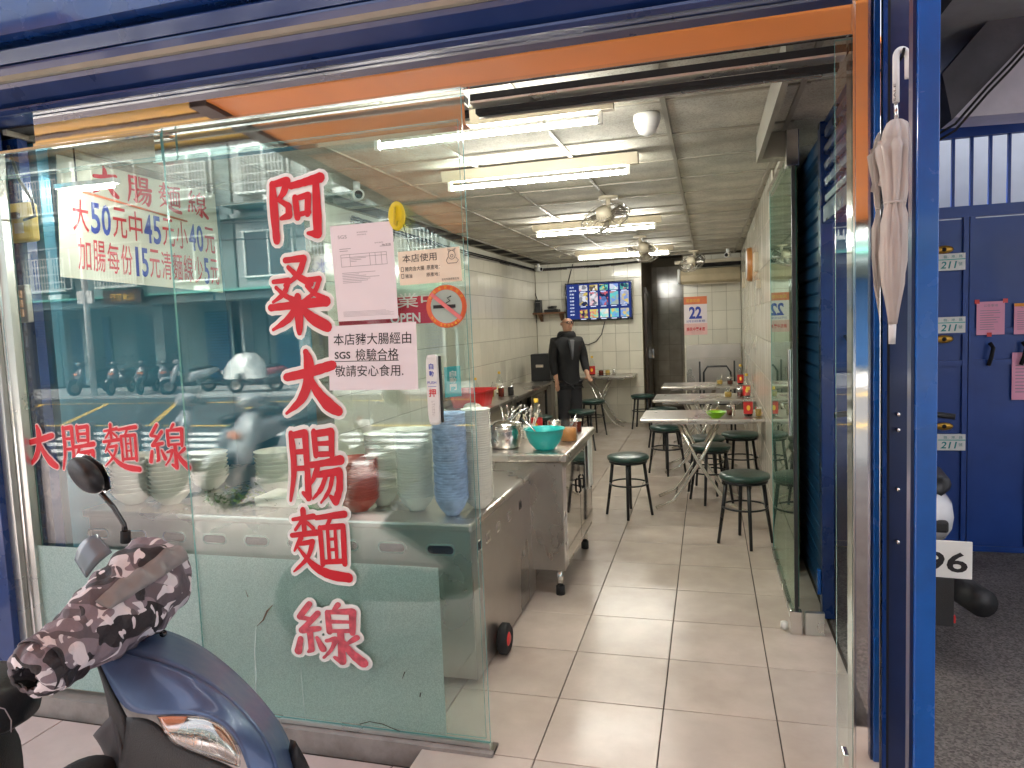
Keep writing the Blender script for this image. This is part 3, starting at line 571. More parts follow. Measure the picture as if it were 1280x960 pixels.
gs = thing('door_side_glass', 'narrow upright glass strip beside the mirrored column', 'glass panel', (0, F, 0))
pane('pane', (0.386, 0.006, 0.02), (0.434, 0.016, 2.42), parent=gs)
MB().box((0.402, -0.02, 0.0), (0.418, 0.03, 0.16)).build('floor_clip', CHROME, gs, bev=0.002)
fb = thing('floor_door_stop', 'small black and steel door stop on the threshold at the right', 'door stop', (0.375, F - 0.03, 0.0))
MB().box((-0.012, -0.03, 0.0), (0.014, 0.05, 0.05)).build('body', BLACK, fb, bev=0.006)
MB().box((-0.004, -0.034, 0.01), (0.008, -0.0305, 0.042)).build('plate', CHROME, fb)
# side: glass panel seen end on, frame, feet
gp = thing('side_glass_door', 'greenish glass door panel folded back along the right wall', 'glass door', (0, 0, 0))
MB().box((0.4, 3.72, 0.035), (0.41, 4.96, 2.36)).build('pane', GLS, gp)
MB().box((0.398, 4.962, 0.02), (0.412, 4.972, 2.37)).build('far_edge', GEDGE, gp)
MB().box((0.396, 3.70, 0.03), (0.414, 3.719, 2.38)).build('near_edge', BLACK, gp)
MB().box((0.384, 3.74, 2.362), (0.426, 4.98, 2.40)).build('top_rail', CHROME, gp)
MB().box((0.388, 3.72, 0.0), (0.422, 4.98, 0.0335)).build('bottom_rail', ALU, gp)
MB().box((0.37, 3.655, 0.0), (0.425, 3.695, 0.12)).build('foot_block', CHROME, gp, bev=0.003)
MB().box((0.44, 3.66, 0.0), (0.53, 3.69, 0.115)).build('hinge_block', ALU, gp, bev=0.003)
MB().tube([(0.345, 3.7, 0.012), (0.345, 3.7, 0.045)], 0.018, 12).build('roller', WHITE, gp)
MB().box((0.386, 3.80, 0.98), (0.397, 3.86, 1.42)).build('door_handle', CHROME, gp, bev=0.003)
MB().box((0.37, 3.68, 2.30), (0.43, 3.76, 2.47)).build('top_bracket', CHROME, gp, bev=0.004)
g2 = thing('second_side_glass', 'dark green glass edge panel beside the folded glass door', 'glass panel', (0, 0, 0))
MB().box((0.428, 3.95, 0.03), (0.446, 3.962, 2.45)).build('pane', M('deep_green_glass', (0.04, 0.13, 0.09), 0.1, coat=0.4), g2)
# side rolling shutters
ts = thing('teal_side_shutter', 'closed teal slatted rolling shutter along the right side of the shop', 'shutter', (XR, 0, 0))
MB().box((0.012, 3.98, 0), (0.03, 4.98, CZ + 0.1)).build('backing', TEALSH, ts)
for k in range(31): MB().prism([(0.011, 3.98, 0.02 + k * 0.08), (-0.006, 3.98, 0.03 + k * 0.08), (-0.002, 3.98, 0.09 + k * 0.08), (0.011, 3.98, 0.096 + k * 0.08)], (0, 1.0, 0)).build('slat', TEALSH, ts)
sg = thing('side_shutter_rail', 'blue upright shutter rail at the side opening', 'shutter rail', (XR, 0, 0))
MB().box((-0.03, 3.88, 0), (0.03, 3.965, CZ + 0.1)).build('channel', BLUE, sg, bev=0.004)
MB().box((-0.05, 3.90, 0.12), (-0.031, 3.94, 0.25)).build('latch', BLUEB, sg, bev=0.004)
bs = thing('raised_blue_shutter', 'half raised blue rolling shutter over the side opening on the right', 'shutter', (XR, 0, 0))
for k in range(9):
    z = 2.13 + k * 0.078; MB().prism([(0.02, 2.55, z), (-0.012, 2.55, z + 0.012), (-0.016, 2.55, z + 0.04), (-0.002, 2.55, z + 0.072), (0.02, 2.55, z + 0.075)], (0, 1.32, 0)).build('slat', BLUE, bs)
MB().box((-0.02, 2.55, 2.04), (0.03, 3.87, 2.125)).build('bottom_bar', BLUE, bs, bev=0.004)
struct(MB().box((0.52, F + 0.13, CZ + 0.14), (0.75, 5.0, 3.2)).build('side_lintel', NAVY))
struct(MB().box((-4.2, F + 0.11, 2.7), (0.7, 13.4, 3.4)).build('upper_storey_slab', CONC))
struct(MB().box((XR + 0.032, 4.985, -0.1), (0.74, 13.4, 3.2)).build('side_outer_wall', BLUE))
struct(MB().box((-14, F - 0.02, -0.3), (-3.66, F + 0.25, 3.4)).build('neighbour_front_wall', M('neighbour_tile', (0.35, 0.36, 0.36), 0.4, var=0.15)))
struct(MB().box((-14, F + 0.25, -0.3), (-3.64, 14, 3.4)).build('neighbour_building_mass', CONC)) if False else None

# orange canopy over the arcade (the polished steel mirrors it)
cp = thing('orange_canopy', 'orange vinyl canopy hanging over the arcade and mirrored in the lintel', 'canopy', (0, 0, 0))
MB().prism([(-2.3, F - 0.56, 2.73), (-2.3, -2.4, 2.42), (-2.3, -2.4, 2.44), (-2.3, F - 0.56, 2.75)], (4.6, 0, 0)).build('sheet', ORANGE, cp)
MB().box((-2.36, -2.44, 2.36), (2.3, -2.39, 2.44)).build('front_bar', BROWNA, cp)
MB().prism([(-2.4, F - 0.56, 2.71), (-2.4, -2.4, 2.38), (-2.4, -2.4, 2.45), (-2.4, F - 0.56, 2.76)], (0.095, 0, 0)).build('side_rafter', BROWNA, cp)
for y in (1.2, -0.1, -1.4): MB().prism([(-2.3, y, 2.66 - (F - 0.26 - y) * 0.066), (0.56, y, 2.66 - (F - 0.26 - y) * 0.066), (0.56, y + 0.03, 2.66 - (F - 0.26 - y) * 0.066), (-2.3, y + 0.03, 2.66 - (F - 0.26 - y) * 0.066)], (0, 0, 0.03)).build('cross_bar', BROWNA, cp)
cy = thing('yellow_canopy', 'yellow neighbouring canopy mirrored at the left end of the lintel', 'canopy', (0, 0, 0))
MB().prism([(-4.3, 2.1, 2.86), (-4.3, 1.05, 2.78), (-4.3, 1.05, 2.80), (-4.3, 2.1, 2.88)], (1.88, 0, 0)).build('sheet', YELLOWA, cy)
for y in (1.08, 1.55): MB().box((-4.3, y, 2.765), (-2.42, y + 0.06, 2.775)).build('band', BROWNA, cy)

# right: blue gate, plates, notices, white wall, stair beam ---------------
GY = 5.15
gt_ = thing('blue_metal_gate', 'blue metal gate with panelled doors and an upright bar railing on top', 'gate', (0, GY, 0))
MB().box((0.76, 0.0, 2.16), (2.7, 0.05, 2.23)).build('lower_rail', GATEB, gt_)
MB().box((1.30, 0.0, 2.655), (2.7, 0.05, 2.72)).build('top_rail', GATEB, gt_)
for k in range(13): MB().box((1.40 + k * 0.103, 0.015, 2.231), (1.418 + k * 0.103, 0.035, 2.6545)).build('bar', GATEB, gt_)
for x0, x1 in ((0.76, 1.34), (1.345, 1.60), (1.605, 1.965), (1.97, 2.7)):
    MB().box((x0 + 0.03, 0.02, 0.02), (x1 - 0.03, 0.03, 2.15)).build('door_sheet', GATEB, gt_)
    for a in (x0, x1 - 0.03): MB().box((a, 0.0, 0.0), (a + 0.0295, 0.045, 2.1595)).build('stile', GATEB, gt_)
    for z in (0.0, 1.22, 1.42): MB().box((x0 + 0.0305, 0.002, z), (x1 - 0.0305, 0.0195, z + 0.035)).build('rail', GATEB, gt_)
for x in (1.37, 1.72, 1.90): 
    MB().tube([(x, -0.01, 1.36), (x + 0.012, -0.03, 1.33), (x, -0.035, 1.27), (x - 0.01, -0.02, 1.22)], 0.012, 8).build('handle', DARK, gt_)
MB().tube([(0.90, -0.02, 1.5), (0.93, -0.04, 1.45), (0.9, -0.05, 1.38), (0.87, -0.03, 1.44)], 0.012, 8).build('handle', DARK, gt_)
struct(MB().box((0.75, 6.6, -0.1), (4.5, 6.75, 3.6)).build('white_yard_wall', WHITEP))
struct(MB().box((4.2, -2, -0.1), (4.35, 6.6, 3.6)).build('passage_right_wall', WHITEP))
struct(MB().box((0.75, 2.6, 3.05), (4.5, 5.6, 3.2)).build('passage_ceiling', CONC))
for k_, off in enumerate((0, 8)):
    o = MB().tube([P(1172, 168 + off, 4.28), P(1194, 155 + off, 4.28), P(1235, 108 + off, 4.28), P(1262, 80 + off, 4.28), P(1310, 26 + off, 4.28)], 0.007, 6).build('beam_cable', DARK); setp(o, ('upper' if k_ == 0 else 'lower') + ' dark cable following the underside of the diagonal stair beam', 'cable')
bm_ = thing('stair_beam', 'dark diagonal concrete stair beam above the blue gate', 'beam', (0, 4.3, 0))
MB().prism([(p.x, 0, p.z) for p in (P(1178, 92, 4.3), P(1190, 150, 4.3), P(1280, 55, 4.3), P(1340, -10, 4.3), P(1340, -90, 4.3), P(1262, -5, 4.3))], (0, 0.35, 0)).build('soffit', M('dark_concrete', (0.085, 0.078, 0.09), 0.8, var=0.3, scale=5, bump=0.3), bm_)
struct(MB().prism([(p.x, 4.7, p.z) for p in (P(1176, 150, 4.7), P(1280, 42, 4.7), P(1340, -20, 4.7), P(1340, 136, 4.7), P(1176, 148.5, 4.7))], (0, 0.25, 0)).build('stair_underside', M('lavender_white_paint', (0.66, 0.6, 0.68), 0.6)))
for k, (y0, y1) in enumerate(((318, 339), (397, 417), (543, 563))):
    a, b, c = P(1168, y1, GY - 0.012), P(1207, y1, GY - 0.012), P(1168, y0, GY - 0.012)
    n_ = thing('number_plate_sign', ['top', 'middle', 'lowest'][k] + ' of the three white house number plates reading 211 on the blue gate', 'house number', (0, 0, 0), group='house number plates on the blue gate')
    w_ = b.x - a.x; h_ = c.z - a.z
    MB().box((a.x, GY - 0.008, a.z), (b.x, GY + 0.018, c.z)).build('plate', WHITE, n_)
    MB().box((a.x + w_ * 0.12, GY - 0.011, a.z + h_ * 0.62), (b.x - 0.002, GY - 0.0085, a.z + h_ * 0.67)).build('header_rule', M('teal_print', (0.05, 0.42, 0.38), 0.5), n_)
    text('臨．港．路', (a.x + w_ * 0.3, GY - 0.0115, a.z + h_ * 0.73), X_ * w_ * 0.6, Z_ * h_ * 0.17, M('teal_ink', (0.02, 0.25, 0.25), 0.5), n_)
    text('211', (a.x + w_ * 0.2, GY - 0.009, a.z + h_ * 0.12), X_ * w_ * 0.48, Z_ * h_ * 0.42 + X_ * w_ * 0.05, M('teal_ink', (0.02, 0.25, 0.25), 0.5), n_, bold=0.02)
    text('號', (a.x + w_ * 0.78, GY - 0.009, a.z + h_ * 0.26), X_ * w_ * 0.12, Z_ * h_ * 0.2, M('teal_ink', (0.02, 0.25, 0.25), 0.5), n_)
for k, y in enumerate((312, 424, 533)):
    c_ = P(1180, y, GY - 0.02); o = thing('brass_escutcheon', ['upper', 'middle', 'lower'][k] + ' oval brass lock cover on the blue gate', 'lock', c_, group='oval brass lock covers on the gate')
    MB().lathe([(0.0, -0.006), (0.03, -0.006), (0.036, 0.0), (0.03, 0.016)], axis='y', n=18).build('cover', M('brass', (0.5, 0.28, 0.05), 0.35, 0.8), o).scale = (1.5, 1, 0.7)
    MB().lathe([(0.0, -0.010), (0.012, -0.010), (0.014, -0.0065)], axis='y', n=12).build('keyhole', DARK, o)
for (x0, y0, x1, y1, lab) in ((1221, 376, 1257, 419, 'pink printed notice taped with red tape to the blue gate'), (1268, 378, 1300, 418, 'orange edged pink notice at the right margin of the gate'), (1265, 440, 1302, 500, 'larger plain pink notice below the orange edged one')):
    a, b = P(x0, y1, GY - 0.01), P(x1, y0, GY - 0.01); n_ = thing('paper_notice', lab, 'notice', (0, GY - 0.002, 0))
    MB().box((a.x, 0, a.z), (b.x, 0.003, b.z)).build('sheet', PAPERP, n_)
    w_, h_ = b.x - a.x, b.z - a.z
    text('公告事項', (a.x + w_ * 0.25, -0.001, b.z - h_ * 0.16), X_ * w_ * 0.5, Z_ * h_ * 0.08, INKG, n_)
    for i in range(9): MB().box((a.x + w_ * 0.12, -0.0012, b.z - h_ * (0.28 + i * 0.07)), (a.x + w_ * random.uniform(0.6, 0.88), -0.0002, b.z - h_ * (0.265 + i * 0.07))).build('text_line', INKG, n_)
    if lab.startswith('pink'):
        for (tx, tz) in ((a.x, b.z), (b.x, b.z), (a.x + w_ * 0.45, a.z)): MB().box((tx - 0.012, -0.004, tz - 0.012), (tx + 0.014, -0.0015, tz + 0.014)).build('red_tape', REDPL, n_)
    if lab.startswith('orange'): MB().box((a.x, -0.003, b.z - h_ * 0.1), (b.x, -0.001, b.z)).build('orange_edge', M('orange_tape', (0.8, 0.3, 0.03), 0.5), n_)

# opposite side of the street -------------------------------------------
def facade_block(x0, x1, h, mat, label, y=-17.0, depth=8, seed=1, floors=3, shopc=SHUT):
    r = random.Random(seed); b = thing('street_building', label, 'building', ((x0 + x1) / 2, y, 0)); W = x1 - x0
    MB().box((-W / 2, -depth, 3.1), (W / 2, 0, h)).build('wall', mat, b)
    MB().box((-W / 2, -depth, -0.2), (W / 2, -1.6, 3.1)).build('ground_floor_wall', GBLDG, b)
    MB().box((-W / 2, -0.1, 2.85), (W / 2, 1.3, 3.1)).build('arcade_slab', GBLDG, b)
    MB().box((-W / 2, 0.02, 3.12), (W / 2, 1.5, 3.2)).build('awning', M('green_awning', (0.12, 0.4, 0.33), 0.5), b)
    n = max(1, int(W / 2.6))
    for i in range(n + 1): MB().box((-W / 2 + i * W / n - 0.22, -0.3, -0.2), (-W / 2 + i * W / n + 0.22, 0.25, 2.85)).build('pillar', mat, b)
    for i in range(n):
        cx = -W / 2 + (i + 0.5) * W / n; sh = MB().box((cx - 1.0, -1.59, -0.1), (cx + 1.0, -1.5, 2.6)).build('roller_shutter', [shopc, SHUTB, DARK][r.randrange(3)], b)
        m = MB()
        for k in range(24): m.box((cx - 0.98, -1.499, -0.05 + k * 0.11), (cx + 0.98, -1.47, 0.02 + k * 0.11))
        q = m.build('shutter_slats', [SHUT, SHUTB][r.randrange(2)], b); q['kind'] = 'stuff'
        for f_ in range(floors):
            z = 3.7 + f_ * 2.9
            if z + 1.6 > h: continue
            wf = MB().box((cx - 0.95, -0.02, z), (cx + 0.95, 0.03, z + 1.5)).build('window', WINGL, b)
            MB().box((cx - 1.0, 0.031, z - 0.06), (cx + 1.0, 0.1, z)).box((cx - 1.0, 0.031, z + 1.5), (cx + 1.0, 0.1, z + 1.56)).box((cx - 0.03, 0.031, z), (cx + 0.03, 0.07, z + 1.5)).box((cx - 1.0, 0.031, z), (cx - 0.94, 0.08, z + 1.5)).box((cx + 0.94, 0.031, z), (cx + 1.0, 0.08, z + 1.5)).build('window_frame', GRILLE, wf)
            m = MB()
            if r.random() < 0.75:
                for k in range(15): m.box((cx - 0.95 + k * 0.135, 0.35, z - 0.1), (cx - 0.92 + k * 0.135, 0.38, z + 1.1))
                for k in range(5): m.box((cx - 0.97, 0.34, z - 0.1 + k * 0.3), (cx + 0.97, 0.385, z - 0.07 + k * 0.3))
                m.box((cx - 0.97, 0.1, z - 0.13), (cx + 0.97, 0.385, z - 0.101)); m.build('window_grille', GRILLE, wf)
            if r.random() < 0.4: MB().box((cx + 0.2, 0.1, z - 0.75), (cx + 0.85, 0.45, z - 0.25)).build('air_conditioner', GRILLE, b)
        if r.random() < 0.9: MB().box((cx - 1.15, 0.0, 6.0), (cx + 1.15, 0.9, 6.08)).build('window_awning', GBLDG, b)
    for f_ in range(1, floors + 1): MB().box((-W / 2, 0.001, 3.1 + f_ * 2.9 - 0.3), (W / 2, 0.25, 3.1 + f_ * 2.9 - 0.15)).build('cornice', mat, b)
    return b
facade_block(-34, -26.1, 12.5, GBLDG2, 'pale four storey building with window grilles across the street', seed=3)
facade_block(-26, -16.1, 13, GBLDG, 'green rendered building with cornices across the street', seed=4, floors=4)
facade_block(-16, -8.1, 11.5, GBLDG2, 'pale green building behind the covered scooter across the street', seed=8)
facade_block(-8, 2.9, 12.5, GBLDG, 'green building with blue shutters directly opposite the shop', seed=9)
facade_block(3, 16, 12, GBLDG2, 'pale building across the street mirrored in the steel column', seed=12)
sgn = thing('street_sign_board', 'white shop sign board with blue and red characters across the street', 'sign', (-11.2, -15.4, 3.4))
MB().box((-1.3, 0, 0), (1.3, 0.12, 0.62)).build('board', WHITE, sgn)
text('合工下水湯', (1.15, 0.122, 0.1), X_ * -2.3, Z_ * 0.42, INKB, sgn)
sg2 = thing('hanging_shop_sign', 'small dark shop sign with a yellow emblem across the street', 'sign', (-19.5, -15.4, 2.9))
MB().box((-0.8, 0, 0), (0.8, 0.12, 0.45)).build('board', BROWNA, sg2)
text('山食茶行', (0.5, 0.122, 0.1), X_ * -1.0, Z_ * 0.25, YCAP, sg2)
pl = thing('street_pole', 'white street pole standing across the road beside the parked scooters', 'pole', (-19.3, -13.6, -0.15))
MB().tube([(0, 0, 0), (0, 0, 7.5)], [0.1, 0.08], 12).build('shaft', GRILLE, pl)
MB().box((-0.3, -0.05, 3.0), (0.3, 0.05, 3.4)).build('bracket', GRILLE, pl)
for z, lab in ((5.1, 'upper'), (4.6, 'lower')):
    o = MB().tube([(-34, -14.2, z + 0.4), (-26, -14.2, z), (-19.3, -13.7, z + 0.1), (-12, -14.2, z - 0.1), (-4, -14.4, z + 0.2), (6, -14.4, z + 0.4)], 0.025, 6).build('overhead_cable', BLACK); setp(o, lab + ' black overhead cable slung along the buildings opposite', 'cable')
# ================================================================== COUNTER AND KITCHEN CABINET
CY = 2.87
ct = thing('serving_counter', 'long stainless steel serving counter with oval slots behind the shopfront glass', 'counter', (0, 0, 0))
m = MB(); m.box((-3.10, CY + 0.012, 0.04), (-1.035, 4.0, 0.70)); m.build('body', STEEL, ct)
def plate_with_slots(x0, x1, z0, z1, slots, y, rx, rz, t=0.008):
    """front sheet with real oval openings: built as strips around each slot"""
    m = MB(); zc = slots[0][1]; xs = sorted(s[0] for s in slots); lo, hi = zc - rz, zc + rz
    m.box((x0, y, z0), (x1, y + t, lo)); m.box((x0, y, hi), (x1, y + t, z1))
    prev = x0
    for x in xs: m.box((prev, y, lo), (x - rx, y + t, hi)); prev = x + rx
    m.box((prev, y, lo), (x1, y + t, hi)); return m
sx = [-1.163 - 0.236 * k for k in range(9)]
plate_with_slots(-3.10, -1.022, 0.03, 0.74, [(x, 0.618) for x in sx], CY, 0.064, 0.021).build('front_sheet', STEEL, ct)
for x in sx:
    m = MB(); n = 20; ro, ri = [], []
    for k in range(n):
        a = 2 * pi * k / n; cx = 0.043 * (1 if cos(a) > 0 else -1)
        ri.append(Vector((x + cx + 0.019 * cos(a), CY - 0.002, 0.618 + 0.019 * sin(a)))); ro.append(Vector((x + cx + 0.028 * cos(a), CY - 0.0025, 0.618 + 0.028 * sin(a))))
    m.loft([[p + Y_ * 0.012 for p in ro], ro, [p + Y_ * -0.001 for p in ri], [p + Y_ * 0.03 for p in ri]], 0, False, False).build('slot_rim', CHROME, ct)
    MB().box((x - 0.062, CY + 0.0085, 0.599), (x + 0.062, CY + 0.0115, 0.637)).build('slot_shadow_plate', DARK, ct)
MB().box((-1.034, CY + 0.01, 0.02), (-1.02, 4.0, 0.70)).build('side_sheet', STEELD, ct)
for k, y in enumerate((2.95, 3.08, 3.25, 3.45, 3.67)):
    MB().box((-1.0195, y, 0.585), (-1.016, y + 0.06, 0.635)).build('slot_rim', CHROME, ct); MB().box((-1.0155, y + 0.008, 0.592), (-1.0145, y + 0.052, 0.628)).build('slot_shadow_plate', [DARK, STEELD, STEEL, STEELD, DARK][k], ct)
MB().box((-3.12, CY - 0.025, 0.705), (-1.005, 4.03, 0.745)).build('counter_top', STEEL, ct, bev=0.012)
for x, y in ((-3.0, 2.95), (-1.08, 2.95), (-1.08, 3.9)): MB().tube([(x, y, 0), (x, y, 0.04)], 0.018, 10).build('leg', BLACK, ct)
cb = thing('steel_cabinet', 'stainless steel cabinet on short legs carrying the pot and turquoise bowl', 'cabinet', (0, 0, 0))
MB().box((-1.72, 3.94, 0.16), (-0.825, 4.93, 0.80)).build('body', STEELD, cb, bev=0.004)
MB().box((-1.75, 3.91, 0.805), (-0.79, 4.97, 0.855)).build('cabinet_top', STEEL, cb, bev=0.012)
MB().box((-0.8245, 4.0, 0.2), (-0.815, 4.44, 0.76)).build('door', MIRROR, cb); MB().box((-0.8245, 4.45, 0.2), (-0.815, 4.9, 0.76)).build('door', MIRROR, cb)
for y in (4.38, 4.5): MB().tube([(-0.81, y, 0.52), (-0.80, y, 0.53), (-0.80, y, 0.6), (-0.81, y, 0.61)], 0.006, 8).build('handle', DARK, cb)
for x, y in ((-0.87, 3.99), (-0.87, 4.86), (-1.66, 3.99), (-1.66, 4.86)):
    l = MB().tube([(x, y, 0.05), (x, y, 0.16)], 0.02, 14).build('leg', CHROME, cb); MB().tube([(x, y, 0), (x, y, 0.052)], 0.026, 14).build('rubber_foot', RUBBER, l)
tw = MB(); tw.grid([[Vector((-0.806 + 0.006 * sin(j * 1.7), 4.72 + j * 0.03, 0.86 - i * 0.1)) for j in range(6)] for i in range(5)]); setp(tw.build('towel', WHITE, None, solid=0.004), 'pale dish towel hanging at the far end of the steel cabinet', 'towel')

pot = thing('steel_pot', 'round stainless steel pot with lid and ladles at the corner of the cabinet', 'pot', P(632, 557, 4.1) * 1.0)
pc = P(632, 556, 4.12); pot.location = (pc.x, pc.y, 0.856)
MB().lathe([(0, 0), (0.085, 0), (0.098, 0.02), (0.1, 0.1), (0.1, 0.135), (0.104, 0.138)], n=32).build('body', CHROME, pot, solid=0.002)
MB().lathe([(0.105, 0.139), (0.1, 0.15), (0.05, 0.165), (0.0, 0.168)], n=32).build('lid', CHROME, pot)
for a in (0.3, 1.1, 2.0):
    h_ = MB().tube([(0.03 * cos(a), 0.03 * sin(a), 0.16), (0.09 * cos(a), 0.09 * sin(a), 0.21), (0.15 * cos(a), 0.15 * sin(a), 0.24)], 0.006, 8).build('ladle', CHROME, pot)
MB().tube([(-0.1, 0, 0.1), (-0.125, 0.0, 0.115), (-0.1, 0.0, 0.13)], 0.006, 8).build('handle', CHROME, pot)
tq = thing('turquoise_bowl', 'large turquoise plastic bowl beside the steel pot', 'bowl'); q = P(681, 556, 4.06); tq.location = (q.x, q.y, 0.856)
MB().lathe([(0, 0), (0.055, 0), (0.06, 0.006), (0.09, 0.04), (0.108, 0.085), (0.114, 0.118), (0.124, 0.122), (0.124, 0.126), (0.111, 0.122), (0.104, 0.088), (0.085, 0.045), (0.05, 0.012), (0, 0.01)], n=40).build('shell', TURQ, tq)
MB().tube([(0.0, -0.02, 0.05), (-0.09, 0.02, 0.135), (-0.15, 0.04, 0.18)], [0.008, 0.006, 0.009], 8).build('spoon', CHROME, tq)
jr = thing('sauce_jar', 'glass jar of orange sauce with a spoon behind the turquoise bowl', 'jar'); q = P(711, 549, 4.35); jr.location = (q.x, q.y, 0.856)
MB().lathe([(0, 0), (0.05, 0), (0.055, 0.01), (0.055, 0.12), (0.05, 0.14)], n=20).build('glass', CLEARP, jr)
MB().lathe([(0, 0.004), (0.05, 0.006), (0.05, 0.085), (0, 0.085)], n=20).build('sauce', M('orange_sauce', (0.5, 0.2, 0.05), 0.4), jr)
MB().tube([(0, 0, 0.05), (0.05, 0.03, 0.17)], 0.005, 8).build('spoon', CHROME, jr)
def bottle(label, loc, s=1.0, lab=REDPL, liquid=COLA, group=None):
    b = thing('sauce_bottle', label, 'bottle', loc, group=group)
    prof_ = [(0, 0), (0.034, 0), (0.037, 0.006), (0.037, 0.125), (0.033, 0.15), (0.016, 0.19), (0.0135, 0.205), (0.0135, 0.215)]
    MB().lathe([(r * s, z * s) for r, z in prof_], n=18).build('glass', CLEARP, b)
    MB().lathe([(0, 0.003 * s), (0.034 * s, 0.004 * s), (0.034 * s, 0.085 * s), (0, 0.086 * s)], n=16).build('liquid', liquid, b)
    MB().lathe([(0.0378 * s, 0.02 * s), (0.0378 * s, 0.115 * s)], n=18).build('label_wrap', lab, b)
    MB().lathe([(0.01 * s, -0.0), (0.0, 0.0)], c=(0, 0, 0), n=4)
    e = MB().lathe([(0.0, -0.0385 * s), (0.013 * s, -0.0383 * s), (0.0145 * s, -0.0375 * s)], n=14, axis='y').build('label_mark', YCAP, b); e.location = (0, -0.0005, 0.07 * s); e.scale = (1, 1, 1.5)
    MB().lathe([(0.0145 * s, 0.213 * s), (0.0145 * s, 0.238 * s), (0, 0.238 * s)], n=14).build('cap', YCAP, b)
    return b
q = P(671, 527, 4.55); bottle('tall soy bottle with plain red label and yellow cap behind the steel pot', (q.x, q.y, 0.856), 1.05)
cu2 = thing('steel_cup', 'small steel canister standing behind the turquoise bowl', 'canister'); q = P(693, 540, 4.6); cu2.location = (q.x, q.y, 0.856)
MB().lathe([(0, 0), (0.045, 0), (0.045, 0.09), (0.048, 0.092), (0.03, 0.1), (0, 0.102)], n=20).build('body', CHROME, cu2)
tr_ = MB().box((-1.72, 4.4, 0.857), (-1.35, 4.8, 0.875)).box((-1.7, 4.42, 0.876), (-1.37, 4.78, 0.9)).build('steel_tray', STEEL, None, bev=0.004); setp(tr_, 'shallow steel tray lying at the back of the cabinet', 'tray')

for k_, (px, py, lab) in enumerate(((640, 552, 'bundle of steel spoons and ladles standing behind the steel pot'), (662, 549, 'bundle of chopsticks and spoons in a pale cup beside the pot'))):
    q = P(px, py - 4, 4.45); u_ = thing('utensil_cup', lab, 'utensil cup', (q.x, 4.45, 0.856))
    MB().lathe([(0, 0), (0.035, 0), (0.042, 0.09), (0.038, 0.09)], n=18).build('cup', [CHROME, BOWLW][k_], u_)
    for i in range(9):
        a_ = i * 0.7; e_ = Vector((0.05 * cos(a_) + 0.02, 0.05 * sin(a_), 0.17 + 0.03 * sin(i * 2.1))); MB().tube([(0.012 * cos(a_), 0.012 * sin(a_), 0.02), e_], [0.003, 0.0035], 6).tube([e_, e_ * 1.12], [0.009, 0.006], 8).build('utensil', [CHROME, STEEL, CREAM][i % 3], u_)
q = P(720, 540, 4.75); u_ = thing('condiment_jar', 'short jar of brown sauce with steel lid at the far cabinet corner', 'jar', (q.x, 4.75, 0.856)); MB().lathe([(0, 0), (0.04, 0), (0.04, 0.07)], n=16).build('sauce', SAUCER, u_); MB().lathe([(0.042, 0.07), (0.042, 0.085), (0, 0.09)], n=16).build('lid', CHROME, u_)
st_ = MB().box((-2.62, 10.15, 0), (-2.3, 10.6, 0.62)).build('black_bin', BLACK, None, bev=0.03); setp(st_, 'black square bin in the back left corner under the shelf', 'bin')

# bowls and cups stacked on the counter
def bowl_mesh(r, h, mat, name):
    return MB().lathe([(0, 0.0), (r * 0.42, 0.0), (r * 0.45, 0.006), (r * 0.72, h * 0.4), (r * 0.94, h * 0.85), (r, h), (r * 1.01, h * 0.985), (r * 0.99, h * 0.93), (r * 0.9, h * 0.8)], n=22).mesh(name, mat)
def stack(name, cx, y, z0, r, h, n, dz, mat, label, cat, group, lean=0.0):
    me = bowl_mesh(r, h, mat, name)
    for k in range(n):
        o = link(name, me); o.location = (cx + lean * k + random.uniform(-0.0015, 0.0015), y + random.uniform(-0.0015, 0.0015), z0 + k * dz); o.rotation_euler = (random.uniform(-0.01, 0.01), random.uniform(-0.01, 0.01), random.uniform(0, 6))
        setp(o, 'lowest ' + label if k == 0 else ('topmost ' + label if k == n - 1 else label), cat, group)
CT = 0.746
def cxp(px, y): return P(px, 600, y).x
for px, y, n in ((62, 2.99, 9), (166, 3.0, 9), (212, 3.02, 9)):
    w_ = {62: 'leftmost', 166: 'second', 212: 'third'}[px]
    stack('noodle_bowl', cxp(px, y), y, CT + 0.001, 0.108, 0.075, n, 0.0225, BOWLW, 'cream noodle bowl nested in the ' + w_ + ' stack from the left on the counter', 'bowl', 'cream noodle bowls in the %s stack' % w_)
stack('red_bowl', cxp(447, 3.0), 3.0, CT + 0.001, 0.10, 0.07, 17, 0.0115, BOWLR, 'red plastic bowl nested in the single red stack on the counter', 'bowl', 'red bowls in the stack')
stack('green_bowl', cxp(396, 2.97), 2.97, CT + 0.001, 0.075, 0.055, 3, 0.012, BOWLG, 'green plastic bowl nested in the short green stack on the counter', 'bowl', 'green bowls in the short stack')
stack('paper_bowl', cxp(478, 3.12), 3.12, CT + 0.001, 0.078, 0.07, 24, 0.0125, BOWLW, 'white paper bowl in the wrapped stack right of the red bowls', 'paper bowl', 'white paper bowls right of the red bowls')
stack('paper_bowl', cxp(520, 3.05), 3.05, CT + 0.001, 0.088, 0.075, 26, 0.0125, BOWLW, 'white paper bowl in the tall stack left of the blue cups', 'paper bowl', 'white paper bowls left of the blue stack')
stack('paper_cup', cxp(564, 2.99), 2.99, CT + 0.001, 0.078, 0.08, 34, 0.0118, CUPB, 'blue printed paper bowl in the tall blue stack by the door edge', 'paper bowl', 'blue printed paper bowls in the tall stack')
stack('paper_bowl', cxp(598, 3.12), 3.12, CT + 0.001, 0.07, 0.05, 40, 0.0108, BOWLW, 'white paper bowl in the slim stack at the right end of the counter', 'paper bowl', 'white paper bowls at the end of the counter')
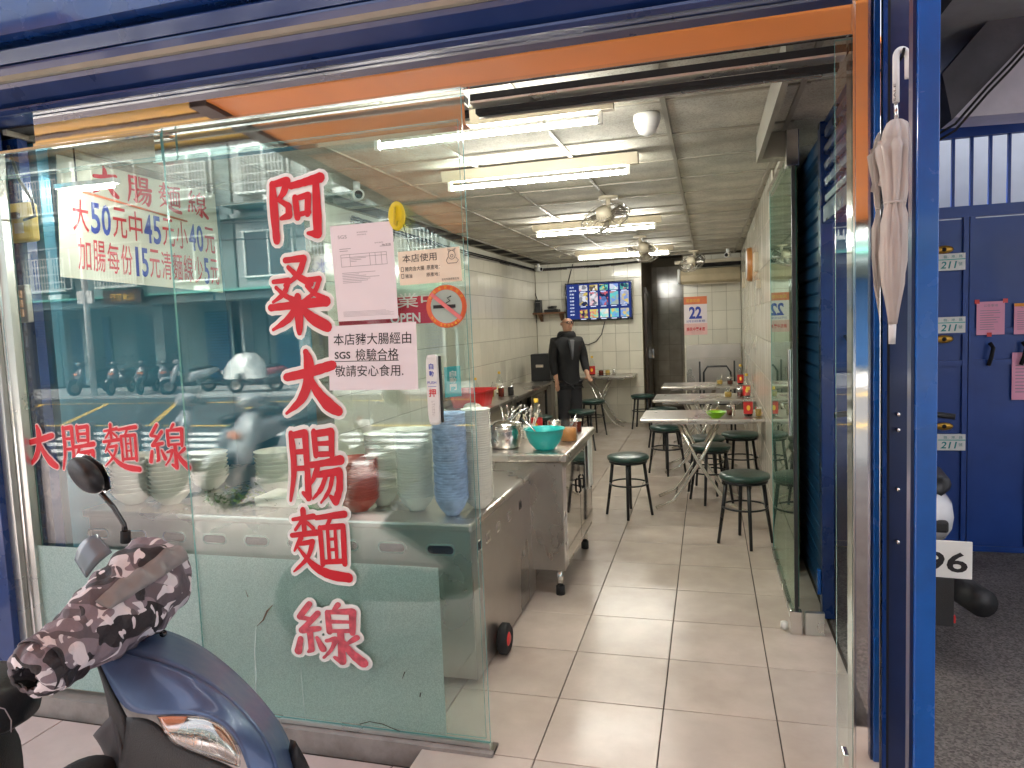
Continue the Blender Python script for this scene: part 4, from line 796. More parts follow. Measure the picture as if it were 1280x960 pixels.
stack('paper_bowl', cxp(500, 3.4), 3.4, CT + 0.001, 0.085, 0.07, 22, 0.0125, BOWLW, 'white paper bowl in the back stack behind the tall white ones', 'paper bowl', 'white paper bowls at the back of the counter')
stack('noodle_bowl', cxp(345, 3.3), 3.3, CT + 0.001, 0.105, 0.075, 8, 0.0225, BOWLW, 'cream noodle bowl nested in the stack behind the tall red lettering', 'bowl', 'cream noodle bowls behind the tall lettering')
stack('noodle_bowl', cxp(262, 3.35), 3.35, CT + 0.001, 0.105, 0.075, 7, 0.0225, BOWLW, 'cream noodle bowl nested in the low stack behind the leafy greens', 'bowl', 'cream noodle bowls behind the greens')
# greens / clear wrapped goods on the counter
for px, py, w_, c_, lab, cat in ((300, 625, 0.24, LEAF, 'low heap of leafy greens on the steel counter', 'vegetables'),):
    m = MB(); q = P(px, py, 3.05)
    for k in range(220):
        x = q.x + random.gauss(0, w_ * 0.5); y = 3.08 + random.gauss(0, 0.07); z = CT + abs(random.gauss(0, 0.02)) + 0.012; a = random.uniform(0, 6); s = random.uniform(0.01, 0.03)
        m.add([(x, y, z), (x + s * cos(a), y + s * sin(a), z + random.uniform(-0.01, 0.015)), (x + s * cos(a + 1), y + s * sin(a + 1), z + random.uniform(-0.005, 0.02))], [(0, 1, 2)])
    setp(m.build('leafy_greens', LEAF), lab, cat, kind='stuff')
cbx = MB().box((-2.2, 3.0, CT + 0.001), (-1.75, 3.2, CT + 0.05)).build('cutting_board', BOWLW, None, bev=0.004); setp(cbx, 'pale cutting board lying on the counter', 'cutting board')
# wrapped stack of clear lids
wh = thing('cart_wheel', 'black wheel with red hub under the counter end', 'wheel', (-0.985, 3.2, 0.075))
MB().lathe([(0.03, -0.02), (0.06, -0.026), (0.075, -0.015), (0.075, 0.015), (0.06, 0.026), (0.03, 0.02)], n=24, axis='x').build('tyre', RUBBER, wh)
MB().lathe([(0.0, -0.028), (0.02, -0.028), (0.035, -0.02), (0.035, 0.02), (0.02, 0.028), (0.0, 0.028)], n=16, axis='x').build('rim', REDPL, wh)

# ================================================================== FURNITURE
def make_stool():
    t = thing('round_stool', 'x', 'stool')
    MB().lathe([(0.0, 0.462), (0.15, 0.462), (0.165, 0.468), (0.172, 0.482), (0.168, 0.497), (0.14, 0.506), (0.0, 0.508)], n=36).build('seat', GREENV, t)
    MB().lathe([(0.145, 0.445), (0.155, 0.445), (0.155, 0.461), (0.145, 0.461)], n=30).build('seat_ring', BLKTUBE, t)
    for k in range(4):
        a = pi / 4 + k * pi / 2 + 0.25
        l = MB().tube([(0.125 * cos(a), 0.125 * sin(a), 0.46), (0.15 * cos(a), 0.15 * sin(a), 0.25), (0.185 * cos(a), 0.185 * sin(a), 0.006)], [0.0145, 0.013, 0.011], 10).build('leg', BLKTUBE, t)
    MB().tube([(0.153 * cos(a), 0.153 * sin(a), 0.27) for a in [2 * pi * i / 28 for i in range(29)]], 0.007, 7).build('foot_ring', BLKTUBE, t)
    return t
stool0 = make_stool(); first = True
def place(root0, flag, loc, rz, label, group):
    r = root0 if flag['n'] == 0 else copy_tree(root0); flag['n'] += 1
    r.location = loc; r.rotation_euler = (0, 0, rz); r['label'] = label; r['group'] = group; return r
sf = {'n': 0}
for (px, py, lab) in ((785, 569, 'dark green stool standing alone left of the front table'), (930.5, 592, 'dark green stool nearest the door, in front of the front table'),
                      (888, 556, 'dark green stool tucked under the front table'), (882, 546, 'stool just behind the one tucked under the front table'), (833, 532, 'stool at the left end of the second table'),
                      (829, 510, 'stool at the left end of the third table'), (803, 493.5, 'stool right of the small table under the television'), (741, 500, 'stool in front of the small table under the television'),
                      (727, 513, 'stool at the man\'s feet beside the long wall table'), (925, 541, 'stool at the wall end behind the front table')):
    q = PZ(px, py, 0.5); place(stool0, sf, (q.x, q.y, 0), random.uniform(0, 1.5), lab, 'round stools in the shop')

def make_table(L=1.0, D=0.6, h=0.78):
    t = thing('folding_table', 'x', 'table')
    MB().box((-L / 2, 0, h - 0.028), (L / 2, D, h)).build('tabletop', STEEL, t, bev=0.008)
    MB().box((-L / 2 + 0.1, 0.06, h - 0.05), (L / 2 - 0.15, D - 0.06, h - 0.029)).build('under_frame', STEELD, t)
    for y in (0.08, D - 0.1):
        for s in (-1, 1):
            MB().tube([(s * 0.16 - 0.03, y + 0.012 * s, h - 0.05), (s * 0.01 - 0.03, y + 0.012 * s, 0.42), (-s * 0.16 - 0.03, y + 0.012 * s, 0.15), (-s * 0.22 - 0.03, y + 0.012 * s, 0.075), (-s * 0.36 - 0.03, y + 0.012 * s, 0.015)], 0.0145, 10).build('leg', CHROME, t)
    for s in (-1, 1): MB().tube([(s * 0.2 - 0.03, 0.08, 0.09), (s * 0.2 - 0.03, D - 0.1, 0.09)], 0.01, 8).build('cross_bar', CHROME, t)
    return t
tab0 = make_table(); tf = {'n': 0}
TY = (5.86, 7.26, 8.66)
for k, y in enumerate(TY):
    r = place(tab0, tf, (-0.56 + 0.5, y, 0), 0, ['steel folding table nearest the door, against the right wall', 'middle steel folding table against the right wall', 'farthest steel folding table against the right wall'][k], 'steel folding tables along the right wall')
r = place(tab0, tf, (-1.57, 10.45, 0), 0, 'steel folding table against the tiled wall under the television', 'steel folding tables along the right wall'); r['group'] = 'tables at the back'
lt_ = thing('long_wall_table', 'long narrow steel table along the left tiled wall', 'table', (0, 0, 0))
MB().box((XL + 0.01, 6.6, 0.75), (-2.13, 9.7, 0.778)).build('tabletop', STEEL, lt_, bev=0.006)
MB().box((XL + 0.05, 6.65, 0.69), (-2.18, 9.65, 0.749)).build('apron', STEELD, lt_)
for y in (6.7, 8.1, 9.6):
    for x in (XL + 0.08, -2.2): MB().box((x - 0.015, y - 0.015, 0), (x + 0.015, y + 0.015, 0.689)).build('leg', BLKTUBE, lt_)
for (x, y, lab) in ((-1.98, 7.3, 'wooden stool beside the near end of the long wall table'), (-1.98, 8.2, 'wooden stool beside the middle of the long wall table')):
    place(stool0, sf, (x, y, 0), 0.3, lab.replace('wooden', 'dark'), 'round stools in the shop')

def condiments(x, y, z, lab, s=1.0):
    c = thing('condiment_jar', 'glass jar of yellow sauce on ' + lab, 'jar', (x, y, z))
    MB().lathe([(0, 0), (0.036 * s, 0), (0.038 * s, 0.06 * s), (0.034 * s, 0.075 * s)], n=16).build('glass', CLEARP, c); MB().lathe([(0, 0.003), (0.033 * s, 0.004), (0.034 * s, 0.05 * s), (0, 0.05 * s)], n=16).build('sauce', SAUCEY, c)
    MB().lathe([(0.037 * s, 0.075 * s), (0.037 * s, 0.085 * s), (0, 0.088 * s)], n=16).build('lid', CLEARP, c); MB().tube([(0.01, 0, 0.05), (0.03, 0, 0.115 * s)], 0.004, 6).build('spoon', CHROME, c)
    c = thing('condiment_jar', 'glass jar of dark chilli sauce on ' + lab, 'jar', (x + 0.12 * s, y + 0.01, z))
    MB().lathe([(0, 0), (0.036 * s, 0), (0.038 * s, 0.06 * s), (0.034 * s, 0.075 * s)], n=16).build('glass', CLEARP, c); MB().lathe([(0, 0.003), (0.033 * s, 0.004), (0.034 * s, 0.045 * s), (0, 0.045 * s)], n=16).build('sauce', SAUCER, c)
    MB().lathe([(0.037 * s, 0.075 * s), (0.037 * s, 0.085 * s), (0, 0.088 * s)], n=16).build('lid', REDPL if False else CHROME, c); MB().tube([(0.01, 0, 0.05), (0.0, 0, 0.115 * s)], 0.004, 6).build('spoon', CHROME, c)
names = ('the front table', 'the middle table', 'the farthest right table')
for k, (y, px) in enumerate(zip(TY, (894, 910, 899))):
    q = PZ(px, 515 if k == 0 else (495 if k == 1 else 477), 0.78); condiments(q.x, y + 0.22, 0.781, names[k])
for k, (y, px) in enumerate(zip(TY, (935, 938, 928))):
    q = P(px, 500, y + 0.2); bottle('soy bottle with red and yellow label on ' + names[k], (min(q.x, 0.36), y + 0.18, 0.781), 1.0)
lb = thing('lime_bowl', 'small lime green plastic bowl at the front edge of the front table', 'bowl'); q = PZ(895, 522, 0.79); lb.location = (q.x, 5.93, 0.781)
MB().lathe([(0, 0), (0.035, 0), (0.04, 0.005), (0.068, 0.03), (0.082, 0.05), (0.085, 0.052), (0.078, 0.048), (0.06, 0.025), (0, 0.012)], n=28).build('shell', LIME, lb)
MB().tube([(-0.01, 0, 0.025), (-0.11, -0.01, 0.065)], [0.009, 0.004], 8).build('spoon', CHROME, lb)
for px, lab, r_, m_ in ((917, 'small steel shaker beside the lime bowl', 0.012, CHROME), (951, 'stubby spice jar with steel lid beside the bottle on the front table', 0.024, SAUCEY), (958, 'clear glass at the wall end of the front table', 0.026, CLEARP)):
    q = P(px, 520, 6.0); c = thing('shaker', lab, 'shaker', (min(q.x, 0.38), 6.03, 0.781)); MB().lathe([(0, 0), (r_, 0), (r_, 0.06)], n=14).build('body', m_, c); MB().lathe([(r_, 0.06), (r_, 0.075), (0, 0.078)], n=14).build('lid', CHROME, c)
# television table goods
q = P(739, 465, 10.6); bottle('tall dark bottle with red label on the table under the television', (q.x, 10.7, 0.781), 1.25, liquid=COLA)
c = thing('condiment_caddy', 'small wire caddy with two sauce jars on the table under the television', 'caddy', (P(756, 465, 10.7).x, 10.65, 0.781))
MB().box((-0.1, -0.05, 0), (0.1, 0.05, 0.012)).box((-0.1, -0.052, 0.03), (0.1, -0.049, 0.035)).build('rack', CHROME, c)
for dx, m_ in ((-0.05, SAUCER), (0.05, SAUCEY)): MB().lathe([(0, 0.013), (0.035, 0.013), (0.035, 0.08), (0, 0.085)], n=14).build('jar', m_, c).location = (dx, 0, 0)
c = thing('shaker_pair', 'small pale shaker beside the wire caddy', 'shaker', (P(768, 465, 10.7).x, 10.65, 0.781)); MB().lathe([(0, 0), (0.025, 0), (0.02, 0.09), (0, 0.1)], n=12).build('body', CHROME, c)
c.name = 'salt_shaker'
# things on the long wall table
q = PZ(607, 489, 0.8); rb = thing('red_basket', 'red plastic basket on the near end of the long wall table', 'basket', (-2.38, 6.95, 0.779))
m = MB(); 
for zz, s in ((0, 0.9), (0.14, 1.0)): pass
m.loft([super_ring((0, 0, 0), X_, Y_, 0.17, 0.20, 20, 5), super_ring((0, 0, 0.15), X_, Y_, 0.2, 0.235, 20, 5), super_ring((0, 0, 0.155), X_, Y_, 0.225, 0.26, 20, 5), super_ring((0, 0, 0.17), X_, Y_, 0.225, 0.26, 20, 5), super_ring((0, 0, 0.165), X_, Y_, 0.195, 0.23, 20, 5), super_ring((0, 0, 0.01), X_, Y_, 0.16, 0.19, 20, 5)], 0, False)
m.build('shell', REDPL, rb)
rg = MB(); rg.lathe([(0.0, 0.0), (0.08, 0.0), (0.095, 0.02), (0.07, 0.05), (0.03, 0.065), (0, 0.06)], n=16, mod=lambda a, h: 1 + 0.15 * sin(3 * a) + 0.1 * sin(7 * a + h * 30)); o = rg.build('dish_cloth', BOWLW); o.location = (-2.28, 6.63, 0.78); setp(o, 'crumpled pale cloth lying in front of the red basket', 'cloth')
bottle('dark soy bottle on the long wall table beside the caddy', (-2.42, 8.1, 0.779), 1.15, lab=BOWLW, liquid=COLA)
bottle('clear bottle with yellow cap behind the red basket', (-2.52, 7.5, 0.779), 1.05, lab=CLEARP, liquid=SAUCEY)
for (x, y, m_, lab) in ((-2.45, 7.85, SAUCEY, 'yellow sauce jar in the steel caddy on the long wall table'), (-2.33, 7.85, SAUCER, 'red sauce jar in the steel caddy on the long wall table'), (-2.24, 7.95, BLACK, 'black lidded pepper pot on the long wall table')):
    c = thing('condiment_jar', lab, 'jar', (x, y, 0.779)); MB().lathe([(0, 0), (0.035, 0), (0.036, 0.085), (0.03, 0.1)], n=14).build('body', m_, c); MB().lathe([(0.034, 0.1), (0.034, 0.115), (0, 0.118)], n=14).build('lid', CHROME, c); MB().tube([(0, 0, 0.1), (0.02, 0.01, 0.17)], 0.004, 6).build('spoon', CHROME, c)

# folded steel table leaning at the end and a metal back
fk = thing('folded_steel_table', 'folded steel table leaning upright against the calendar wall', 'table', (0.07, YB - 0.35, 0))
MB().box((-0.39, 0.02, 0.99), (0.38, 0.05, 1.2)).build('top_sheet', STEELD, fk, bev=0.004); MB().box((-0.39, 0.03, 0.3), (0.38, 0.05, 0.985)).build('lower_sheet', STEELD, fk)
ch = thing('folding_chair', 'dark metal folding chair back in front of the leaning steel table', 'chair', (0.1, 9.9, 0))
MB().tube([(-0.17, 0, 0), (-0.17, 0.02, 0.85), (-0.12, 0.02, 0.93), (0.13, 0.02, 0.93), (0.18, 0.02, 0.85), (0.18, 0, 0)], 0.014, 8).build('back_frame', BLKTUBE, ch)
for x in (-0.22, 0.23): MB().tube([(x, 0.05, 0), (x, 0.05, 1.0)], 0.012, 8).build('leg', BLKTUBE, ch)
MB().box((-0.17, -0.3, 0.44), (0.18, 0.0, 0.465)).build('seat', BLACK, ch, bev=0.01)
# air conditioner, calendar
ac = thing('air_conditioner', 'long cream wall air conditioner above the calendar', 'air conditioner', (0.03, YB + 0.1, 2.1))
MB().loft([[Vector((x, y, z)) for y, z in ((0, 0.0), (-0.15, 0.0), (-0.21, 0.04), (-0.23, 0.13), (-0.2, 0.22), (0, 0.24))] for x in (-0.42, 0.44)], 0, False).build('housing', M('aged_cream_plastic', (0.5, 0.42, 0.28), 0.3, coat=0.3), ac, bev=0.01)
MB().box((-0.46, -0.22, 0.01), (-0.425, 0.0, 0.225)).build('end_cap', WHITE, ac, bev=0.008)
MB().box((-0.38, -0.2, -0.012), (0.4, -0.05, -0.001)).build('louvre', CREAM, ac)
ac2 = thing('duct_cover', 'cream duct cover running across above the air conditioner', 'duct', (0.03, YB - 0.1, 2.4)); MB().box((-0.5, 0, 0), (0.45, 0.14, 0.05)).build('trunking', CREAM, ac2, bev=0.006); MB().box((-0.2, 0.05, -0.05), (0.45, 0.13, -0.001)).build('pipe_cover', DARK, ac2)
cal = thing('wall_calendar', 'tear off wall calendar showing a blue 22 on the tiled wall', 'calendar', (0, YB + 0.09, 0))
a, b = P(855.5, 419, YB + 0.09), P(883.5, 370, YB + 0.09); w_, h_ = b.x - a.x, b.z - a.z
MB().box((a.x, 0, a.z), (b.x, 0.006, b.z)).build('sheet', PAPER, cal); MB().box((a.x, -0.003, b.z - h_ * 0.2), (b.x, -0.0005, b.z)).build('header', M('orange_print', (0.75, 0.2, 0.08), 0.5), cal)
MB().box((a.x, -0.003, a.z), (b.x, -0.0005, a.z + h_ * 0.3)).build('footer', M('pale_pink_print', (0.8, 0.5, 0.48), 0.5), cal)
text('22', (a.x + w_ * 0.22, -0.004, a.z + h_ * 0.42), X_ * w_ * 0.55, Z_ * h_ * 0.32, INKB, cal, bold=0.035)
text('2月22日星期', (a.x + w_ * 0.1, -0.004, a.z + h_ * 0.33), X_ * w_ * 0.8, Z_ * h_ * 0.06, INKB, cal)
text('萬事如意', (a.x + w_ * 0.1, -0.004, b.z - h_ * 0.15), X_ * w_ * 0.6, Z_ * h_ * 0.09, YCAP, cal)
text('振民中藥本店', (a.x + w_ * 0.1, -0.004, a.z + h_ * 0.1), X_ * w_ * 0.8, Z_ * h_ * 0.1, RED, cal, bold=0.02)
# clock and boxes on right wall
def on_rw(y, z): t_ = (y - RWa.y) / rwd.y; p = RWa + rwd * t_; return Vector((p.x, p.y, z))
ck = thing('wall_clock', 'round orange wooden wall clock seen edge on high on the right wall', 'clock', on_rw(7.8, 2.12))
MB().lathe([(0, -0.05), (0.155, -0.05), (0.17, -0.04), (0.175, 0.0)], n=36, axis='x').build('case', WOODO, ck); MB().lathe([(0, -0.053), (0.14, -0.053), (0.145, -0.0505)], n=30, axis='x').build('dial', WHITE, ck)
for y, z, h_, lab in ((6.6, 1.98, 0.16, 'cream junction box on the right wall below the clock'), (6.3, 1.82, 0.07, 'small cream switch on the right wall'), (9.6, 1.95, 0.2, 'cream switch box near the air conditioner')):
    o = MB().box((-0.035, -0.05, 0), (0, 0.05, h_)).build('junction_box', CREAM, None, bev=0.004); o.location = on_rw(y, z); setp(o, lab, 'junction box')
# fluorescent lights
tubes = ((-1.42, -0.43, 3.02), (-1.47, -0.43, 4.10), (-1.53, -0.46, 6.62), (-1.62, -0.48, 9.35))
for k, (x0, x1, y) in enumerate(tubes):
    l = thing('fluorescent_light', ['frontmost', 'second', 'third', 'rearmost'][k] + ' lit fluorescent tube light on the ceiling', 'light', (0, y, CZ), group='fluorescent ceiling lights')
    MB().prism([(x0 - 0.05, -0.045, -0.003), (x0 - 0.05, 0.045, -0.003), (x0 - 0.05, 0.025, -0.062), (x0 - 0.05, -0.025, -0.062)], (x1 - x0 + 0.12, 0, 0)).build('housing', CREAM, l)
    for x in (x0 - 0.012, x1 + 0.012): MB().box((x - 0.01, -0.012, -0.115), (x + 0.01, 0.012, -0.0625)).build('lamp_holder', WHITE, l)
    MB().tube([(x0, 0, -0.098), (x1, 0, -0.098)], 0.012, 12).build('lamp_tube', TUBEON, l)
# glowing tube added to stand for a reflected streak of light, left part
l = thing('fluorescent_light', 'glowing tube added for a reflected light streak above the far left of the counter', 'light', (0, 3.3, CZ), group='fluorescent ceiling lights')
l.location = (0, 0, 0); l['label'] = 'short glowing tube added as a reflected light streak in front of the price banner'; qa, qb = P(76, 240, 2.8), P(142, 229, 2.8)
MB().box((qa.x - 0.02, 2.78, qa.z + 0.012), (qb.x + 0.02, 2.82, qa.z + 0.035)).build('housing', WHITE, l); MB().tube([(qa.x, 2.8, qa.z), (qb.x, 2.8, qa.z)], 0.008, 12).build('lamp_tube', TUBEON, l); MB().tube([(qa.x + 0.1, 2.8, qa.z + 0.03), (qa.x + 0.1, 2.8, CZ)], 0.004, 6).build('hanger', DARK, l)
# ceiling fans
def make_fan():
    f = thing('ceiling_wall_fan', 'x', 'fan')
    MB().lathe([(0, 0), (0.075, 0), (0.075, -0.012), (0.055, -0.02), (0, -0.02)], n=24).build('base', CREAM, f)
    MB().tube([(0, 0, -0.02), (0, 0, -0.09), (0.0, -0.02, -0.12)], [0.018, 0.018, 0.025], 12).build('arm', CREAM, f)
    tilt = Matrix.Translation((-0.03, -0.06, -0.17)) @ Matrix.Rotation(radians(38), 4, 'X') @ Matrix.Rotation(radians(-18), 4, 'Y')
    def tf_(o): o.matrix_local = tilt; return o
    tf_(MB().lathe([(0, 0.09), (0.05, 0.085), (0.06, 0.03), (0.05, 0.0), (0, 0.0)], n=18).build('motor', CREAM, f))
    tf_(MB().lathe([(0, -0.05), (0.035, -0.048), (0.035, -0.02), (0, -0.02)], n=16).build('hub', CREAM, f))
    for k in range(3):
        a = 2 * pi * k / 3; rows = []
        for r_ in (0.03, 0.08, 0.14, 0.165): rows.append([Vector((r_ * cos(a + t - 0.2 * (r_ / 0.16)), r_ * sin(a + t - 0.2 * (r_ / 0.16)), -0.03 + t * 0.05)) for t in (0, 0.3, 0.6, 0.9)])
        tf_(MB().grid(rows).build('blade', STEELD, f, solid=0.003))
    cg = MB()
    for r_, z in ((0.06, -0.066), (0.12, -0.055), (0.17, -0.03), (0.185, 0.0), (0.17, 0.03), (0.1, 0.05)): cg.tube([(r_ * cos(t), r_ * sin(t), z) for t in [2 * pi * i / 24 for i in range(25)]], 0.0022 if r_ < 0.18 else 0.005, 5)
    for i in range(28):
        t = 2 * pi * i / 28; cg.tube([(r_ * cos(t), r_ * sin(t), z) for r_, z in ((0.04, -0.068), (0.12, -0.055), (0.17, -0.03), (0.185, 0.0), (0.17, 0.03), (0.06, 0.055))], 0.0014, 4)
    tf_(cg.build('cage', CHROME, f)); return f
fan0 = make_fan(); ff = {'n': 0}
for (x, y, rz, lab) in ((-0.704, 5.4, 0.2, 'nearest of the three caged orbit fans on the ceiling'), (-0.714, 8.1, 0.9, 'middle caged orbit fan in front of the rear tube light'), (-0.17, 10.3, 0.0, 'farthest caged orbit fan before the air conditioner')):
    place(fan0, ff, (x, y, CZ - 0.004), rz, lab, 'caged ceiling fans')
# cameras
dm = thing('dome_camera', 'white dome camera hanging from the front ceiling panel', 'camera', (-0.253, 3.38, CZ))
MB().lathe([(0, 0), (0.06, 0), (0.062, -0.02), (0.052, -0.055), (0.047, -0.06)], n=28).build('housing', WHITE, dm); MB().lathe([(0.045, -0.058), (0.04, -0.078), (0.02, -0.09), (0, -0.092)], n=24).build('dome', WHITE, dm)
for (x, y, rz, lab) in ((-2.1, 4.1, 0.6, 'white bullet camera near the left end of the ceiling'), (XL + 0.12, YB - 0.25, 0.9, 'white camera in the corner left of the television'), (0.28, 10.4, -0.3, 'white camera on the ceiling above the air conditioner')):
    c = thing('bullet_camera', lab, 'camera', (x, y, CZ), rz); MB().tube([(0, 0, 0), (0, 0, -0.06)], 0.022, 12).build('mount', WHITE, c)
    MB().tube([(0, 0.05, -0.075), (0, -0.07, -0.09)], 0.036, 18).build('housing', WHITE, c); MB().tube([(0, -0.069, -0.09), (0, -0.073, -0.0905)], 0.025, 14).build('lens', BLACKG, c)
# cables along left wall
for k in range(3):
    o = MB().tube([(XL + 0.02 + 0.008 * k, 5.0, 2.44 + k * 0.02), (XL + 0.02, 7.2, 2.40 + k * 0.025), (XL + 0.02, 9.0, 2.42 + k * 0.02), (XL + 0.03, YB - 0.1, 2.43 + k * 0.015), (-1.6, YB - 0.02, 2.44 + k * 0.015), (-0.98, YB - 0.02, 2.47 + k * 0.01)], 0.008, 6).build('wall_cable', DARK if k else STEELD)
    setp(o, ['lowest', 'middle', 'uppermost'][k] + ' cable clipped along the top of the left tiled wall', 'cable')
for pts, lab in (([(667, 340), (668, 365), (673, 378), (669, 388), (671, 398)], 'black cable dropping from the corner camera to the shelf'), ([(716, 330), (712, 345), (710, 354)], 'short black cable running up from the television'), ([(756, 402), (752, 418), (745, 427), (735, 431), (722, 429), (715, 422)], 'thin cable sagging below the television'), ([(671, 400), (667, 415), (667, 435), (670, 447)], 'black cable hanging below the corner shelf')):
    o = MB().tube([P(x, y, YB - 0.03) for x, y in pts], 0.007, 6).build('wall_cable', BLACK); setp(o, lab, 'cable')
# television
TVa, TVb = P(708.5, 402.5, YB - 0.08), P(790.5, 350, YB - 0.08); tv = thing('television', 'wall mounted flat television showing a blue menu of film posters', 'television', (0, YB - 0.14, 0))
x0, x1, z0, z1 = TVa.x, TVb.x, TVa.z, TVb.z
MB().box((x0, 0, z0), (x1, 0.05, z1)).build('housing', BLACKG, tv, bev=0.004)
MB().box((x0 + 0.3, 0.05, z0 + 0.15), (x1 - 0.3, 0.138, z1 - 0.15)).build('wall_bracket', DARK, tv)
scn = MB().box((x0 + 0.025, -0.002, z0 + 0.035), (x1 - 0.02, -0.0005, z1 - 0.02)).build('screen', EM('screen_blue', (0.01, 0.018, 0.08), 0.4), tv)
def poster_mat(i):
    r = random.Random(i); m = bpy.data.materials.new('poster_glow'); m.use_nodes = True; t = m.node_tree; t.nodes.clear(); N, L = t.nodes, t.links
    tc = N.new('ShaderNodeTexCoord'); n = N.new('ShaderNodeTexVoronoi'); n.inputs['Scale'].default_value = r.uniform(18, 30); L.new(tc.outputs['Object'], n.inputs['Vector'])
    cr = N.new('ShaderNodeValToRGB'); cols = [(0.02, 0.03, 0.08), (0.2, 0.35, 0.8), (0.9, 0.9, 0.95), (0.7, 0.15, 0.2), (0.15, 0.7, 0.6), (0.8, 0.6, 0.15)]
    a, b, c = r.sample(cols, 3); cr.color_ramp.elements[0].color = (*a, 1); cr.color_ramp.elements[1].color = (*b, 1); e = cr.color_ramp.elements.new(0.5); e.color = (*c, 1)
    sp = N.new('ShaderNodeSeparateColor'); L.new(n.outputs['Color'], sp.inputs[0]); L.new(sp.outputs[0], cr.inputs[0])
    e = N.new('ShaderNodeEmission'); e.inputs[1].default_value = 0.16; L.new(cr.outputs[0], e.inputs[0]); o = N.new('ShaderNodeOutputMaterial'); L.new(e.outputs[0], o.inputs[0]); return m
W_, H_ = x1 - x0, z1 - z0; TVT = EM('screen_text', (0.75, 0.8, 1.0), 0.25)
for j, (fz0, fz1) in enumerate(((0.78, 0.93), (0.40, 0.74), (0.08, 0.30))):
    for i in range(5):
        MB().box((x0 + W_ * (0.215 + i * 0.152), -0.004, z0 + H_ * fz0), (x0 + W_ * (0.338 + i * 0.152), -0.0025, z0 + H_ * fz1)).build('poster', poster_mat(j * 5 + i), tv)
        MB().box((x0 + W_ * (0.23 + i * 0.152), -0.004, z0 + H_ * (fz0 - 0.035)), (x0 + W_ * (0.31 + i * 0.152), -0.0025, z0 + H_ * (fz0 - 0.02))).build('caption', TVT, tv)
for i, w in enumerate(('首頁', '電影片庫', '影集', '動漫', '綜藝', '兒童', '紀錄', '排行', '搜尋')):
    text(w, (x0 + W_ * 0.07, -0.0035, z0 + H_ * (0.86 - i * 0.088)), X_ * W_ * (0.1 if len(w) > 2 else 0.065), Z_ * H_ * 0.042, TVT, tv, name='menu_lettering')
# shelf, box
sh = thing('corner_shelf', 'small wooden shelf in the corner left of the television', 'shelf', (0, YB - 0.02, 0))
a, b = P(668, 393, YB - 0.1), P(706, 386, YB - 0.1)
MB().box((a.x, -0.24, a.z - 0.005), (b.x, 0.0, a.z + 0.02)).build('board', M('brown_wood', (0.16, 0.07, 0.03), 0.5), sh); 
for x in (a.x + 0.08, b.x - 0.08): MB().prism([(x, -0.18, a.z - 0.006), (x, -0.005, a.z - 0.006), (x, -0.005, a.z - 0.12)], (0.05, 0, 0)).build('bracket', M('brown_wood', (0.16, 0.07, 0.03), 0.5), sh)
ro = thing('set_top_box', 'black upright router box on the corner shelf', 'router', (a.x + 0.08, YB - 0.14, a.z + 0.021)); MB().box((-0.04, -0.06, 0), (0.05, 0.06, 0.2)).build('housing', BLACK, ro, bev=0.008); MB().box((-0.03, -0.064, 0.16), (0.04, -0.061, 0.165)).build('light_strip', STEELD, ro)
ro = thing('black_controller', 'low black set top box with coiled cable on the corner shelf', 'set top box', (a.x + 0.3, YB - 0.14, a.z + 0.021)); MB().box((-0.12, -0.07, 0), (0.12, 0.06, 0.045)).build('housing', BLACK, ro, bev=0.01); MB().tube([(0.06 * cos(t) * (1 + t * 0.02), 0.05 * sin(t), 0.052 + t * 0.003) for t in [i * 0.5 for i in range(30)]], 0.006, 6).build('coiled_cable', BLACK, ro)
ro = thing('water_dispenser', 'black water boiler standing on the far end of the long wall table', 'water boiler', (-2.33, 9.95, 0.0)); MB().box((-0.13, -0.12, 0.78), (0.15, 0.12, 1.17)).build('housing', BLACK, ro, bev=0.015); MB().box((-0.14, -0.13, 0), (0.16, 0.13, 0.779)).build('stand', STEELD, ro); MB().box((-0.05, -0.14, 0.98), (0.06, -0.121, 1.02)).build('tap', CHROME, ro)

# ================================================================== MAN
mp = P(711, 470, 9.45); mx_, my_ = mp.x, mp.y
man = thing('person', 'bald man in a black hooded jacket and glasses standing beside the television table', 'person', (mx_, my_, 0), radians(34))
def skin(name, verts, edges, mat, parent, sub=2, root=0):
    me = bpy.data.meshes.new(name); me.from_pydata([v[0] for v in verts], edges, []); o = link(name, me, parent); me.materials.append(mat)
    o.modifiers.new('skin', 'SKIN'); sv = me.skin_vertices[0].data
    for i, v in enumerate(verts): sv[i].radius = v[1] if isinstance(v[1], tuple) else (v[1], v[1]); sv[i].use_root = (i == root)
    q = o.modifiers.new('sub', 'SUBSURF'); q.levels = sub; q.render_levels = sub
    for p in me.polygons: p.use_smooth = True
    o.modifiers['skin'].use_smooth_shade = True
    return o
